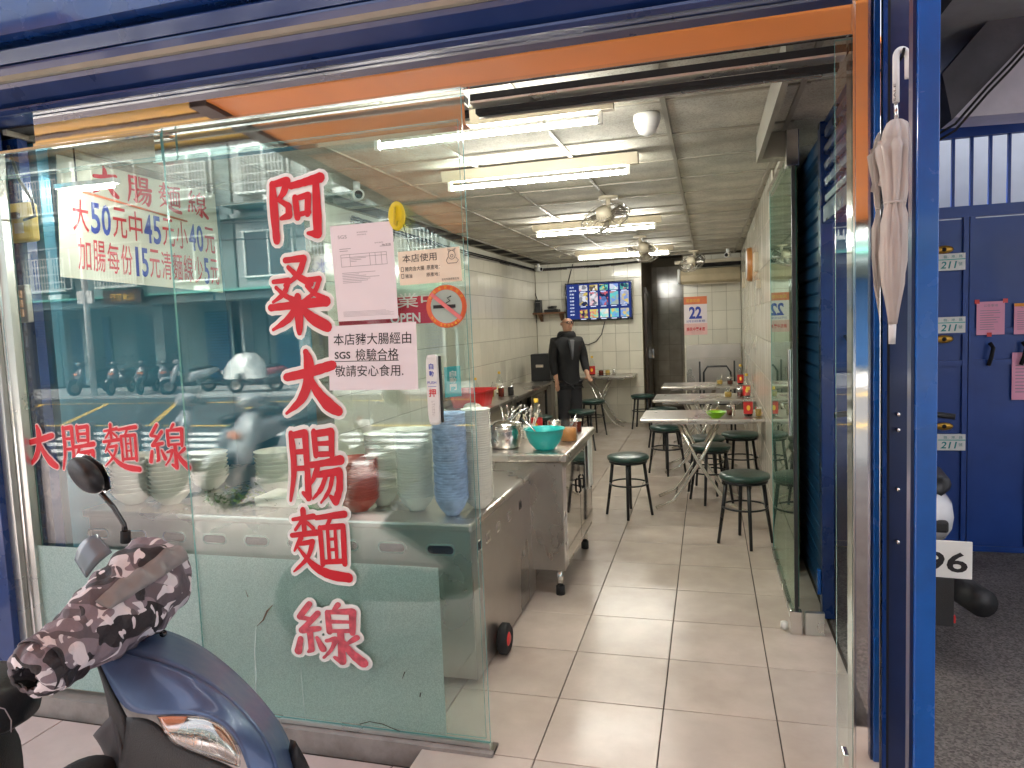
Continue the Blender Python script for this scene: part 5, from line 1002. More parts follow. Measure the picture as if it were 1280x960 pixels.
# faces -Y locally; +X is his left
V_ = [((0, 0, 0.92), (0.1, 0.07)), ((0, 0, 1.1), (0.11, 0.075)), ((0, 0.01, 1.3), (0.12, 0.08)), ((0, 0.01, 1.4), (0.08, 0.06)), ((0, 0, 1.46), 0.044), ((0, -0.01, 1.53), (0.074, 0.09)), ((0, -0.005, 1.61), (0.08, 0.096)), ((0, 0.005, 1.66), (0.054, 0.064)),
      ((0.19, 0.01, 1.35), 0.055), ((0.22, 0.0, 1.1), 0.043), ((0.215, -0.13, 0.9), 0.032), ((0.2, -0.2, 0.855), (0.035, 0.02)),
      ((-0.19, 0.01, 1.35), 0.055), ((-0.21, 0.02, 1.1), 0.043), ((-0.2, -0.03, 0.86), 0.032), ((-0.2, -0.05, 0.79), (0.035, 0.02)),
      ((0.09, 0, 0.86), 0.06), ((0.1, -0.02, 0.48), 0.06), ((0.1, 0.02, 0.09), 0.04), ((0.105, -0.1, 0.035), (0.045, 0.03)),
      ((-0.09, 0, 0.86), 0.06), ((-0.1, -0.01, 0.48), 0.06), ((-0.1, 0.03, 0.09), 0.04), ((-0.105, -0.09, 0.035), (0.045, 0.03))]
E_ = [(0, 1), (1, 2), (2, 3), (3, 4), (4, 5), (5, 6), (6, 7), (2, 8), (8, 9), (9, 10), (10, 11), (2, 12), (12, 13), (13, 14), (14, 15), (0, 16), (16, 17), (17, 18), (18, 19), (0, 20), (20, 21), (21, 22), (22, 23)]
k = len(V_)
for hb, sgn_, dirv in ((11, 1, Vector((0.02, -1, -0.35))), (15, -1, Vector((0.0, -0.35, -1)))):
    base = Vector(V_[hb][0])
    for i, (off, ln) in enumerate(((-0.024, 0.06), (-0.008, 0.07), (0.008, 0.067), (0.023, 0.054))):
        a = base + Vector((off, 0, 0)) + dirv.normalized() * 0.035; b = a + dirv.normalized() * ln * 0.6; c = b + (dirv.normalized() + Vector((0, 0.1, -0.6))).normalized() * ln * 0.5
        V_ += [(tuple(a), 0.0095), (tuple(b), 0.009), (tuple(c), 0.007)]; E_ += [(hb, k), (k, k + 1), (k + 1, k + 2)]; k += 3
    a = base + Vector((-0.04 * sgn_, 0, 0.0)); b = a + (dirv.normalized() + Vector((-0.6 * sgn_, 0, 0))).normalized() * 0.04; V_ += [(tuple(a), 0.012), (tuple(b), 0.009)]; E_ += [(hb, k), (k, k + 1)]; k += 2
skin('body', V_, E_, SKIN, man)
# face details
MB().loft([super_ring((0, -0.096, 1.575), X_, Z_, 0.012, 0.012, 8, 2), super_ring((0, -0.124, 1.572), X_, Z_, 0.013, 0.008, 8, 2), super_ring((0, -0.106, 1.60), X_, Z_, 0.006, 0.012, 8, 2)]).build('nose', SKIN, man)
MB().box((-0.024, -0.099, 1.538), (0.024, -0.088, 1.546)).build('mouth', M('lips', (0.25, 0.09, 0.07), 0.5), man)
for s in (-1, 1):
    MB().lathe([(0, -0.012), (0.022, -0.008), (0.026, 0.0), (0.0, 0.004)], n=12, axis='x').build('ear', SKIN, man).location = (s * 0.084, 0.0, 1.585)
    MB().lathe([(0, -0.006), (0.009, -0.004), (0.01, 0.0)], n=10, axis='y').build('eye', DARK, man).location = (s * 0.03, -0.092, 1.605)
g_ = MB()
for s in (-1, 1): g_.tube([(s * 0.03 + 0.022 * cos(t), -0.106, 1.602 + 0.015 * sin(t)) for t in [2 * pi * i / 14 for i in range(15)]], 0.0045, 5); g_.tube([(s * 0.052, -0.106, 1.605), (s * 0.087, -0.01, 1.607)], 0.0022, 5)
g_.build('glasses', BLACK, man)
J = [((0, 0, 0.86), (0.165, 0.125)), ((0, 0, 1.08), (0.165, 0.125)), ((0, 0.01, 1.28), (0.2, 0.15)), ((0, 0.02, 1.395), (0.15, 0.115)), ((0, 0.03, 1.45), (0.095, 0.085)),
     ((0.19, 0.01, 1.335), 0.095), ((0.232, 0.0, 1.1), 0.066), ((0.22, -0.11, 0.915), 0.052), ((-0.19, 0.01, 1.335), 0.095), ((-0.222, 0.02, 1.1), 0.066), ((-0.21, -0.02, 0.88), 0.052), ((0, 0, 0.76), (0.165, 0.13))]
skin('jacket', J, [(0, 1), (1, 2), (2, 3), (3, 4), (2, 5), (5, 6), (6, 7), (2, 8), (8, 9), (9, 10), (0, 11)], JACKET, man)
MB().lathe([(0.1, 1.36), (0.13, 1.41), (0.12, 1.455), (0.097, 1.485), (0.075, 1.47)], n=20, mod=lambda a, h: 1 + 0.28 * sin(a)).build('hood', JACKET, man)
MB().prism([(-0.04, -0.16, 1.37), (0.035, -0.16, 1.37), (0.012, -0.168, 1.2), (0.004, -0.166, 1.1), (-0.012, -0.168, 1.2)], (0, 0.06, 0)).build('shirt_front', SHIRT, man, bev=0.008)
skin('trousers', [((0, 0.01, 0.88), (0.15, 0.115)), ((0.075, 0, 0.78), 0.115), ((0.085, -0.02, 0.48), 0.095), ((0.095, 0.01, 0.12), 0.08), ((-0.075, 0, 0.78), 0.115), ((-0.085, -0.01, 0.48), 0.095), ((-0.095, 0.02, 0.12), 0.08)], [(0, 1), (1, 2), (2, 3), (0, 4), (4, 5), (5, 6)], TROUSER, man)
for s in (-1, 1): MB().loft([super_ring((s * 0.1, y, 0.004 + h / 2), X_, Z_, w_, h / 2, 12, 3) for y, w_, h in ((0.06, 0.03, 0.07), (0.03, 0.045, 0.11), (-0.06, 0.05, 0.09), (-0.14, 0.045, 0.06), (-0.17, 0.025, 0.04))]).build('shoe', BLACK, man)
man.scale = (0.99, 0.99, 1.0)
# ================================================================== THINGS ON THE GLASS
D0 = F - 0.0045      # just in front of the outer pane
def gp_(px, py, y=None): return P(px, py, D0 if y is None else y)
bc = thing('red_shop_lettering', 'tall column of six red brush characters with white outlines on the glass door', 'lettering', (0, 0, 0))
spec = (('阿', 331, 221, 408, 305), ('桑', 336, 326, 414, 418), ('大', 352, 438, 428, 520), ('腸', 359, 535, 432, 628), ('麵', 364, 636, 438, 722), ('線', 368, 752, 456, 828))
for ch, x0, y0, x1, y1 in spec:
    a, b, c = gp_(x0, y1), gp_(x1, y1), gp_(x0, y0); a.x, c.x = (a.x + c.x) / 2, (a.x + c.x) / 2
    U = Vector((b.x - a.x, 0, (b.z - a.z) * 0.3)); V = Vector((0, 0, c.z - a.z))
    low = ch == '線'; yy = 0.0
    m_ = REDP if low else RED
    glyph(ch, a, U, V, m_, bc, 'character', 0, 1.2, lift=0.0042)
    glyph(ch, a, U, V, OUTL, bc, 'character_outline', 5.8, 1.2, lift=0.0005)
# the lowest character's paler red paints the film's frosty veil into its colour
sm = thing('red_small_lettering', 'row of small red brush characters on the lower left fixed glass', 'lettering', (0, 0, 0))
for ch, x0, x1, y0, y1 in (('大', 33, 74, 531, 586), ('腸', 79, 122, 530, 588), ('麵', 132, 176, 530, 588), ('線', 188, 238, 530, 588)):
    a, b, c = P(x0, y1, F + 0.025), P(x1, y1, F + 0.025), P(x0, y0, F + 0.025)
    glyph(ch, a, Vector((b.x - a.x, 0, 0)), Vector((0, 0, c.z - a.z)), RED, sm, 'character', 0, 1.05, lift=0.003)
    glyph(ch, a, Vector((b.x - a.x, 0, 0)), Vector((0, 0, c.z - a.z)), M('thin_pink_outline', (0.85, 0.6, 0.6), 0.5), sm, 'character_outline', 2.6, 1.05, lift=0.0004)
def sheet(name, label, cat, px, mat, y=None, t=0.0012):
    """paper on the glass from four survey corners: bl, br, tr, tl"""
    y = D0 - 0.004 if y is None else y; c = [P(a, b, y) for a, b in px]; o = thing(name, label, cat, (0, 0, 0))
    MB().prism([c[0], c[1], c[2], c[3]], (0, t, 0)).build('sheet', mat, o); bl, U, V = c[0] + Vector((0, -0.0003, 0)), c[1] - c[0], c[3] - c[0]; return o, bl, U, V
def tin(body, o, bl, U, V, u0, v0, u1, v1, mat, bold=0.0, nm='lettering'): return text(body, bl + U * u0 + V * v0, U * (u1 - u0), V * (v1 - v0), mat, o, nm, bold, lift=0.0003)
def bar(o, bl, U, V, u0, v0, u1, v1, mat, nm='printed_line'):
    q = [bl + U * u + V * v for u, v in ((u0, v0), (u1, v0), (u1, v1), (u0, v1))]; n_ = U.cross(V).normalized() * 0.0003; return MB().add([p + n_ for p in q], [(0, 1, 2, 3)]).build(nm, mat, o)
s1 = sheet('inspection_report', 'tall pinkish test report sheet with a small table taped on the glass', 'paper sheet', ((423, 402), (498, 398), (490, 276), (412, 283)), PAPER); 
tin('SGS', *s1, 0.12, 0.86, 0.27, 0.895, INKG); tin('食品檢驗報告', *s1, 0.44, 0.905, 0.62, 0.92, INKG); tin('測試報告', *s1, 0.44, 0.88, 0.6, 0.893, INKG); tin('報告編號', *s1, 0.72, 0.785, 0.86, 0.797, INKG)
tin('No. 01135', *s1, 0.84, 0.758, 0.98, 0.775, INK, 0.02)
bar(*s1, 0.8, 0.75, 0.98, 0.755, INKG)
for v in (0.66, 0.69, 0.565): bar(*s1, 0.14, v, 0.9, v + 0.004, INKG)
for u in (0.14, 0.29, 0.62, 0.71, 0.81, 0.895): bar(*s1, u, 0.565, u + 0.006, 0.69, INKG)
for i in range(3): bar(*s1, 0.30, 0.648 - i * 0.016, 0.56 - i * 0.08, 0.652 - i * 0.016, INKG)
for i in range(2): bar(*s1, 0.13, 0.75 - i * 0.022, 0.32 - i * 0.05, 0.755 - i * 0.022, INKG)
for i in range(7): bar(*s1, 0.14, 0.50 - i * 0.017, random.uniform(0.4, 0.8), 0.504 - i * 0.017, INKG)
for i in range(5): bar(*s1, 0.1, 0.095 - i * 0.012, random.uniform(0.75, 0.95), 0.0975 - i * 0.012, INKG)
s2 = sheet('assurance_notice', 'white paper notice with three printed lines below the test report', 'paper notice', ((412, 488), (523, 487), (520, 402), (410, 408)), PAPER)
tin('本店豬大腸經由', *s2, 0.06, 0.70, 0.93, 0.88, INK, 0.005); tin('SGS', *s2, 0.07, 0.49, 0.25, 0.60, INK, 0.02); tin('檢驗合格', *s2, 0.31, 0.455, 0.79, 0.64, INK, 0.005); tin('敬請安心食用.', *s2, 0.07, 0.21, 0.84, 0.39, INK, 0.005)
bar(*s2, 0.07, 0.445, 0.79, 0.456, INK)
s3 = sheet('origin_card', 'cream card with handwritten style characters and a pig drawing hanging on the glass', 'card', ((500, 357), (578, 351), (574, 308), (497, 315)), PAPERC, y=D0 - 0.008)
tin('本店使用', *s3, 0.07, 0.66, 0.62, 0.90, INK, 0.004); tin('豬肉含大腸  原產地：', *s3, 0.1, 0.40, 0.66, 0.54, INK, 0.004); tin('豬油', *s3, 0.1, 0.20, 0.21, 0.32, INK, 0.004); tin('原產地：', *s3, 0.44, 0.20, 0.65, 0.32, INK, 0.004); tin('台北市政府衛生局', *s3, 0.68, 0.05, 0.95, 0.12, INK)
for v in (0.40, 0.2): 
    for b_ in ((0.04, v, 0.075, v + 0.015), (0.04, v + 0.12, 0.075, v + 0.135), (0.036, v, 0.043, v + 0.135), (0.072, v, 0.079, v + 0.135)): bar(*s3, *b_, INK)
o_, bl, U, V = s3; n_ = Vector((0, -0.0006, 0))
def curve_on(pts, r=0.0009, m_=INK, nm='drawn_line'): MB().tube([bl + U * u + V * v + n_ for u, v in pts], r, 5).build(nm, m_, o_)
curve_on([(0.86 + 0.055 * cos(t), 0.78 + 0.13 * sin(t)) for t in [2 * pi * i / 16 for i in range(17)]]); curve_on([(0.86 + 0.022 * cos(t), 0.75 + 0.04 * sin(t)) for t in [2 * pi * i / 10 for i in range(11)]])
curve_on([(0.82, 0.87), (0.80, 0.96), (0.845, 0.91)]); curve_on([(0.9, 0.88), (0.925, 0.96), (0.88, 0.91)]); curve_on([(0.8, 0.72), (0.77, 0.62), (0.79, 0.54), (0.93, 0.54), (0.96, 0.62), (0.92, 0.7)])
o = MB().tube([P(497, 262, D0 - 0.004), P(494, 284, D0 - 0.004), P(492, 302, D0 - 0.003)], 0.0012, 5).tube([P(499, 262, D0 - 0.004), P(506, 288, D0 - 0.004), P(513, 312, D0 - 0.006)], 0.0012, 5).build('hanging_cord', INK); o.name = 'card_string'; setp(o, 'thin dark cord holding the cream card to the yellow hook', 'cord')
hk = thing('yellow_suction_hook', 'oval yellow suction hook on the glass above the test report', 'hook', P(496, 270, D0 - 0.002))
q = MB().lathe([(0, -0.012), (0.02, -0.011), (0.03, -0.006), (0.034, 0.0)], n=28, axis='y').build('pad', M('yellow_plastic', (0.75, 0.58, 0.02), 0.35), hk); q.scale = (1, 1, 1.55)
MB().tube([(0, -0.012, 0.03), (0.0, -0.02, 0.0), (0.0, -0.024, -0.03), (0.006, -0.02, -0.038), (0.01, -0.018, -0.02)], 0.004, 8).build('hook', M('yellow_plastic_b', (0.6, 0.45, 0.02), 0.35), hk)
# OPEN sign behind, no smoking disc
s4 = sheet('open_sign', 'red and green open sign reading OPEN partly hidden behind the test report', 'sign', ((424, 410), (556, 404), (552, 350), (422, 358)), M('pale_green_sign', (0.5, 0.66, 0.55), 0.5), y=F + 0.02)
bar(*s4, 0.0, 0.02, 1.0, 0.86 - 0.2, M('red_sign', (0.6, 0.02, 0.05), 0.4), 'red_field'); 
s4 = (s4[0], s4[1] + Vector((0, -0.0008, 0)), s4[2], s4[3])
tin('營業中', *s4, 0.36, 0.40, 0.96, 0.74, OUTL, 0.006); tin('OPEN', *s4, 0.50, 0.04, 0.78, 0.28, OUTL, 0.025)
ns = thing('no_smoking_sticker', 'round no smoking sticker with an orange ring on the glass', 'sticker', P(558, 383, D0 - 0.001)); r_ = 0.077
MB().lathe([(r_ * 0.78, -0.001), (r_, -0.001), (r_, 0.001)], n=48, axis='y').build('ring', M('orange_red_print', (0.72, 0.13, 0.04), 0.45), ns)
MB().lathe([(0, -0.0006), (r_ * 0.775, -0.0006)], n=40, axis='y').build('disc', M('grey_green_print', (0.38, 0.47, 0.42), 0.5), ns)
MB().box((-0.05, -0.0022, -0.006), (0.035, -0.0012, 0.006)).build('cigarette', INK, ns)
MB().tube([(0.0, -0.0015, 0.012), (0.015, -0.0015, 0.02), (0.005, -0.0015, 0.03), (0.02, -0.0015, 0.036)], 0.0018, 6).build('smoke_curl', INK, ns)
q = MB().box((-0.072, -0.0042, -0.007), (0.072, -0.0030, 0.007)).build('diagonal_bar', M('pink_red_bar', (0.75, 0.2, 0.2), 0.45), ns); q.rotation_euler = (0, radians(40), 0)
for i, chh in enumerate('本場所禁止吸菸'):
    a = radians(150 - i * 20); c_ = Vector((cos(a), 0, sin(a))) * r_ * 0.885; t1 = Vector((sin(a), 0, -cos(a))) * 0.011; t2 = Vector((cos(a), 0, sin(a))) * 0.011
    text(chh, c_ - t1 / 2 - t2 / 2 + Vector((0, -0.0016, 0)), t1, t2, YCAP, ns)
for i, chh in enumerate('No Smoking'):
    if chh == ' ': continue
    a = radians(215 + i * 12); c_ = Vector((cos(a), 0, sin(a))) * r_ * 0.885; t1 = Vector((-sin(a), 0, cos(a))) * 0.007; t2 = -Vector((cos(a), 0, sin(a))) * 0.009
    text(chh, c_ - t1 / 2 - t2 / 2 + Vector((0, -0.0016, 0)), t1, t2, YCAP, ns)
pb = thing('push_button_strip', 'white upright push button strip with blue and red characters on the glass', 'door button', P(543, 487, D0 - 0.005))
ring = lambda y, s: super_ring((0, y, 0), X_, Z_, 0.0235 * s, 0.128 * s, 28, 6)
MB().loft([ring(0.005, 1), ring(-0.012, 1), ring(-0.018, 0.93)], 0, False).build('housing', WHITE, pb)
MB().box((0.0238, -0.008, -0.12), (0.03, 0.005, 0.122)).build('side_edge', BLACK, pb)
text('自', (-0.01, -0.0185, 0.075), X_ * 0.018, Z_ * 0.022, INKB, pb, bold=0.02); text('動', (-0.01, -0.0185, 0.048), X_ * 0.018, Z_ * 0.022, INKB, pb, bold=0.02); text('PUSH', (-0.018, -0.0185, 0.022), X_ * 0.034, Z_ * 0.010, INKB, pb, bold=0.01)
MB().box((-0.016, -0.0187, 0.012), (0.016, -0.0182, 0.0135)).build('printed_line', INKB, pb)
text('押', (-0.015, -0.0185, -0.025), X_ * 0.028, Z_ * 0.03, RED, pb, bold=0.02); text('してください', (-0.006, -0.0185, -0.04), Vector((0, 0, -0.055)), X_ * 0.012, INKG, pb)
s5 = sheet('automatic_door_sticker', 'teal sticker with white characters beside the push button strip', 'sticker', ((556, 497), (577, 495), (575, 457), (555, 459)), M('teal_sticker', (0.05, 0.45, 0.48), 0.4), y=F + 0.022)
for i, chh in enumerate('自動門'): tin(chh, *s5, 0.32, 0.66 - i * 0.22, 0.72, 0.86 - i * 0.22, OUTL, 0.02)
# menu banner on the left wall, receding
BXX = -3.1; bn = thing('menu_banner', 'weathered white price banner with red and blue characters on the left wall', 'banner', (0, 0, 0))
c = [PX(76, 346, BXX), PX(279, 366, BXX), PX(268, 238, BXX), PX(70, 180, BXX)]
bl, U, V = c[0], c[1] - c[0], c[3] - c[0]; MB().prism(c, (-0.004, 0, 0)).build('sheet', BANNER, bn)
n_ = U.cross(V).normalized(); L1 = (c[2] - c[3]); 
def bq(u, v): return c[0] * (1 - u) * (1 - v) + c[1] * u * (1 - v) + c[2] * u * v + c[3] * (1 - u) * v
for i, ch in enumerate('大腸麵線'):
    u0 = 0.17 + i * 0.2; a = bq(u0, 0.69); glyph(ch, a + n_ * 0.001, bq(u0 + 0.15, 0.69) - a, bq(u0, 0.93) - a, RED, bn, 'character', 0, 1.2, lift=0.001)
def row(s, u0, u1, v0, v1):
    k = len(s); wts = [0.62 if ch in '0123456789' else 1 for ch, _ in s]; tot = sum(wts); u = u0
    for (ch, m_), w_ in zip(s, wts):
        du = (u1 - u0) * w_ / tot; f0, f1 = (0.3, 0.68) if ch == '1' else (0.07, 0.93); a = bq(u + du * f0, v0); text(ch, a + n_ * 0.0015, bq(u + du * f1, v0) - a, bq(u + du * f0, v1) - a, m_, bn, 'character', bold=(0.02 if ch in '0123456789' else 0.006), lift=0.0004); u += du
R_, B_ = RED, INKB
row([('大', R_), ('5', B_), ('0', B_), ('元', R_), ('中', R_), ('4', B_), ('5', B_), ('元', R_), ('小', R_), ('4', B_), ('0', B_), ('元', R_)], 0.06, 0.97, 0.37, 0.62)
row([('加', R_), ('腸', R_), ('每', R_), ('份', R_), ('1', B_), ('5', B_), ('元', R_), ('清', R_), ('麵', R_), ('線', R_), ('少', R_), ('5', B_), ('元', R_)], 0.08, 0.98, 0.07, 0.32)
q = MB().tube([bq(0.12, 0.68) + n_ * 0.01, bq(0.75, 0.63) + n_ * 0.01], 0.006, 6).build('red_rule', M('orange_red_rule', (0.8, 0.2, 0.08), 0.5), bn)

# ================================================================== UMBRELLA
um = thing('folded_umbrella', 'folded pale pink umbrella with a white crook handle hanging beside the blue post', 'umbrella', (0, 0, 0))
UY = 2.36
def up(px, py): return P(px, py, UY)
MB().tube([up(1135, 98), up(1135, 84)] + [up(1127.5 + 7.5 * cos(pi * i / 12), 72 - 10 * sin(pi * i / 12)) for i in range(13)] + [up(1120, 84), up(1120, 128)], 0.0095, 12).build('handle', WHITE, um)
text('SALE', up(1118.5, 128) + Vector((0, -0.0115, 0)), Vector((0, 0, 0.05)), Vector((-0.006, 0, 0)), INK, um)
UC = M('pale_pink_umbrella_cloth', (0.55, 0.48, 0.43), 0.7, var=0.1, bump=0.2, bscale=30)
t_, b_ = up(1120.5, 150), up(1115.5, 405)
ax = (b_ - t_); ln = ax.length; ax.normalize(); ua = ax.cross(Y_).normalized(); ub = ax.cross(ua)
rings = []
for s, r_ in ((0, 0.014), (0.015, 0.024), (0.05, 0.034), (0.09, 0.038), (0.1, 0.035), (0.13, 0.05), (0.17, 0.046), (0.25, 0.036), (0.38, 0.027), (0.42, 0.024), (0.5, 0.036), (0.65, 0.036), (0.8, 0.028), (0.93, 0.016), (1.0, 0.011)):
    ring = []
    for k in range(80):
        a = 2 * pi * k / 80; am = 0.2 if 0.1 < s < 0.45 else 0.13; wv = abs(sin(4.5 * a + s * (7 if s > 0.4 else 1.2))) ** 0.6 * 2 - 1; rr = r_ * (0.97 + am * wv + 0.07 * sin(3 * a + s * 14) + 0.035 * sin(17 * a + s * 40)); ring.append(t_ + ax * (s * ln) + ua * rr * cos(a) + ub * rr * sin(a))
    rings.append(ring)
MB().loft(rings).build('canopy', UC, um)
MB().tube([b_, b_ + ax * 0.06], [0.011, 0.0095], 12).build('ferrule', WHITE, um)
MB().tube([up(1120, 128), t_], 0.006, 10).build('shaft', CHROME, um)
m = MB(); m.tube([t_ + ax * (0.4 * ln) + ua * 0.027 * cos(a) + ub * 0.027 * sin(a) for a in [2 * pi * i / 20 for i in range(21)]], 0.004, 6); m.build('closing_strap', UC, um)
for k, (px, py) in enumerate(((1097, 178), (1098, 232))):
    MB().prism([up(1108, 170 + k * 8), up(px, py), up(1108, 235)], (0, 0.004, 0)).build('loose_fold', UC, um)
uq = up(1128, 61); uh = MB().tube([(uq.x, 2.465, uq.z - 0.02), (uq.x, 2.36, uq.z - 0.022), (uq.x, 2.34, uq.z - 0.005)], 0.004, 8).build('wall_hook', DARK); setp(uh, 'small dark hook carrying the umbrella handle', 'hook')

# ================================================================== SCOOTERS
def make_scooter(name, label, body, second, loc, rz, group=None, plate=None, col2=SBLACK):
    s = thing(name, label, 'scooter', loc, rz, group)
    for x in (0.62, -0.6):
        wl_ = MB().lathe([(0.15, -0.045), (0.2, -0.055), (0.24, -0.035), (0.25, 0.0), (0.24, 0.035), (0.2, 0.055), (0.15, 0.045)], n=28, axis='y').build('wheel', RUBBER, s); wl_.location = (x, 0, 0.25)
        MB().lathe([(0, -0.03), (0.06, -0.035), (0.14, -0.02), (0.155, -0.042), (0.155, 0.042), (0.14, 0.02), (0.06, 0.035), (0, 0.03)], n=18, axis='y').build('rim', STEELD, wl_)
    ring = lambda c, a, b, p=2.8: super_ring(c, Y_, Z_, a, b, 16, p)
    MB().loft([ring((-0.95, 0, 0.72), 0.03, 0.03), ring((-0.85, 0, 0.7), 0.11, 0.09), ring((-0.6, 0, 0.64), 0.16, 0.14), ring((-0.3, 0, 0.58), 0.18, 0.17), ring((-0.08, 0, 0.5), 0.15, 0.17), ring((0.0, 0, 0.42), 0.13, 0.1)]).build('rear_body', body, s)
    MB().loft([ring((-0.78, 0, 0.79), 0.08, 0.03), ring((-0.7, 0, 0.81), 0.13, 0.05), ring((-0.4, 0, 0.80), 0.15, 0.05), ring((-0.15, 0, 0.77), 0.13, 0.055), ring((-0.04, 0, 0.75), 0.08, 0.04)]).build('seat', SEATM, s)
    MB().loft([ring((-0.2, 0, 0.3), 0.16, 0.08), ring((0.1, 0, 0.28), 0.16, 0.05), ring((0.33, 0, 0.3), 0.15, 0.06), ring((0.42, 0, 0.42), 0.12, 0.1)]).build('floorboard', col2, s)
    rz_ = lambda c, a, b, p=2.6: super_ring(c, X_, Y_, a, b, 16, p)
    MB().loft([rz_((0.52, 0, 0.34), 0.07, 0.06), rz_((0.47, 0, 0.45), 0.09, 0.15), rz_((0.43, 0, 0.62), 0.09, 0.2), rz_((0.38, 0, 0.78), 0.09, 0.17), rz_((0.32, 0, 0.9), 0.07, 0.09), rz_((0.29, 0, 0.94), 0.05, 0.06)]).build('front_shield', body, s)
    MB().loft([ring((0.86, 0, 0.42), 0.02, 0.02), ring((0.8, 0, 0.5), 0.07, 0.05), ring((0.62, 0, 0.53), 0.075, 0.05), ring((0.45, 0, 0.48), 0.06, 0.05)]).build('front_fender', body, s)
    for y in (-0.06, 0.06): MB().tube([(0.62, y, 0.25), (0.48, y, 0.6)], 0.02, 8).build('fork', STEELD, s)
    MB().loft([ring((0.44, 0, 1.0), 0.05, 0.03), ring((0.38, 0, 1.03), 0.12, 0.07), ring((0.27, 0, 1.02), 0.12, 0.07), ring((0.2, 0, 1.0), 0.07, 0.04)]).build('handlebar_cover', second, s)
    MB().tube([(0.22, -0.33, 0.99), (0.28, -0.12, 1.01), (0.28, 0.12, 1.01), (0.22, 0.33, 0.99)], 0.017, 10).build('handlebar', BLACK, s)
    MB().lathe([(0, 0.03), (0.05, 0.02), (0.06, 0.0)], n=16, axis='x').build('headlight', LENS, s).location = (0.425, 0, 1.03)
    MB().box((0.52, -0.1, 0.66), (0.535, 0.1, 0.74)).build('front_light', AMBER, s, bev=0.01)
    for y in (-1, 1):
        q = MB().tube([(0.28, y * 0.2, 1.02), (0.26, y * 0.28, 1.14), (0.24, y * 0.32, 1.2)], 0.007, 8).build('mirror_stem', BLACK, s)
        MB().loft([super_ring((0.24, y * 0.33, 1.25), Y_, Z_, 0.065, 0.04, 14, 2.4), super_ring((0.26, y * 0.33, 1.25), Y_, Z_, 0.06, 0.036, 14, 2.4), super_ring((0.275, y * 0.33, 1.25), Y_, Z_, 0.03, 0.018, 14, 2.4)]).build('mirror', BLACK, s)
    MB().box((-0.965, -0.07, 0.66), (-0.93, 0.07, 0.71)).build('tail_light', REDPL, s, bev=0.01)
    MB().tube([(-0.9, 0, 0.66), (-1.02, 0, 0.5)], 0.03, 8).box((-1.06, -0.07, 0.3), (-1.04, 0.07, 0.5)).build('mudguard', SBLACK, s)
    MB().box((-1.045, -0.08, 0.31), (-1.03, 0.08, 0.34)).build('rear_reflector', REDPL, s)
    pm = MB().box((-1.052, -0.135, 0.5), (-1.044, 0.135, 0.655)).build('number_plate', WHITE, s, bev=0.003); pm.rotation_euler = (0, 0, 0)
    if plate: text(plate, (-1.0535, 0.118, 0.525), Y_ * -0.236, Z_ * 0.085, INK, pm, bold=0.02)
    MB().tube([(-0.35, -0.17, 0.28), (-0.6, -0.19, 0.3), (-0.92, -0.2, 0.36)], [0.045, 0.065, 0.06], 16).build('exhaust', BLACK, s)
    return s
ps = make_scooter('parked_white_scooter', 'white scooter parked beside the blue post, rear plate and black exhaust showing', SWHITE, SWHITE, (0.965, 4.22, 0), radians(85), plate='896')
for o_ in list(ps.children):
    if o_.name.startswith('mirror'): bpy.data.objects.remove(o_)
    elif o_.name.startswith('tail_light'): o_.data.materials[0] = SBLACK
s0 = make_scooter('street_scooter', 'white scooter at the kerb outside, mirrored in the left of the glass', SGREY, SGREY, (-5.2, -1.7, -0.07), radians(122), 'scooters along the street')
s1_ = copy_tree(s0); s1_.location = (-4.3, -1.55, -0.07); s1_.rotation_euler = (0, 0, radians(116)); s1_['label'] = 'white scooter at the kerb nearer the tall red lettering, mirrored in the glass'
s2_ = make_scooter('street_scooter', 'dark scooter first in the row across the street', SDARKF, SDARKF, (-17.9, -14.4, -0.15), radians(70), 'scooters along the street')
for i, (x, rz, lab) in enumerate(((-18.9, 75, 'dark scooter second in the row across the street'), (-17.0, 62, 'dark scooter third in the row across the street'), (-20.1, 100, 'dark scooter at the left end of the row across the street'))):
    c = copy_tree(s2_); c.location = (x, -14.3, -0.15); c.rotation_euler = (0, 0, radians(rz)); c['label'] = lab
s3_ = copy_tree(s0); s3_.location = (-16.1, -14.2, -0.15); s3_.rotation_euler = (0, 0, radians(130)); s3_['label'] = 'white scooter among the dark ones across the street'
s4_ = make_scooter('street_scooter', 'dark red scooter under a silver sheet across the street', SREDF, SDARKF, (-13.6, -14.2, -0.15), radians(160), 'scooters along the street')
sc_ = MB().lathe([(0.0, 1.25), (0.25, 1.2), (0.4, 1.0), (0.5, 0.8), (0.62, 0.45)], n=24, mod=lambda a, h: 1 + 0.12 * sin(5 * a + h * 9)).build('scooter_sheet', M('silver_sheet', (0.5, 0.5, 0.48), 0.4, 0.3)); sc_.location = (-13.9, -14.2, -0.15); sc_.scale = (1.3, 0.8, 1); setp(sc_, 'crumpled silver sheet thrown over the dark red scooter', 'cover')

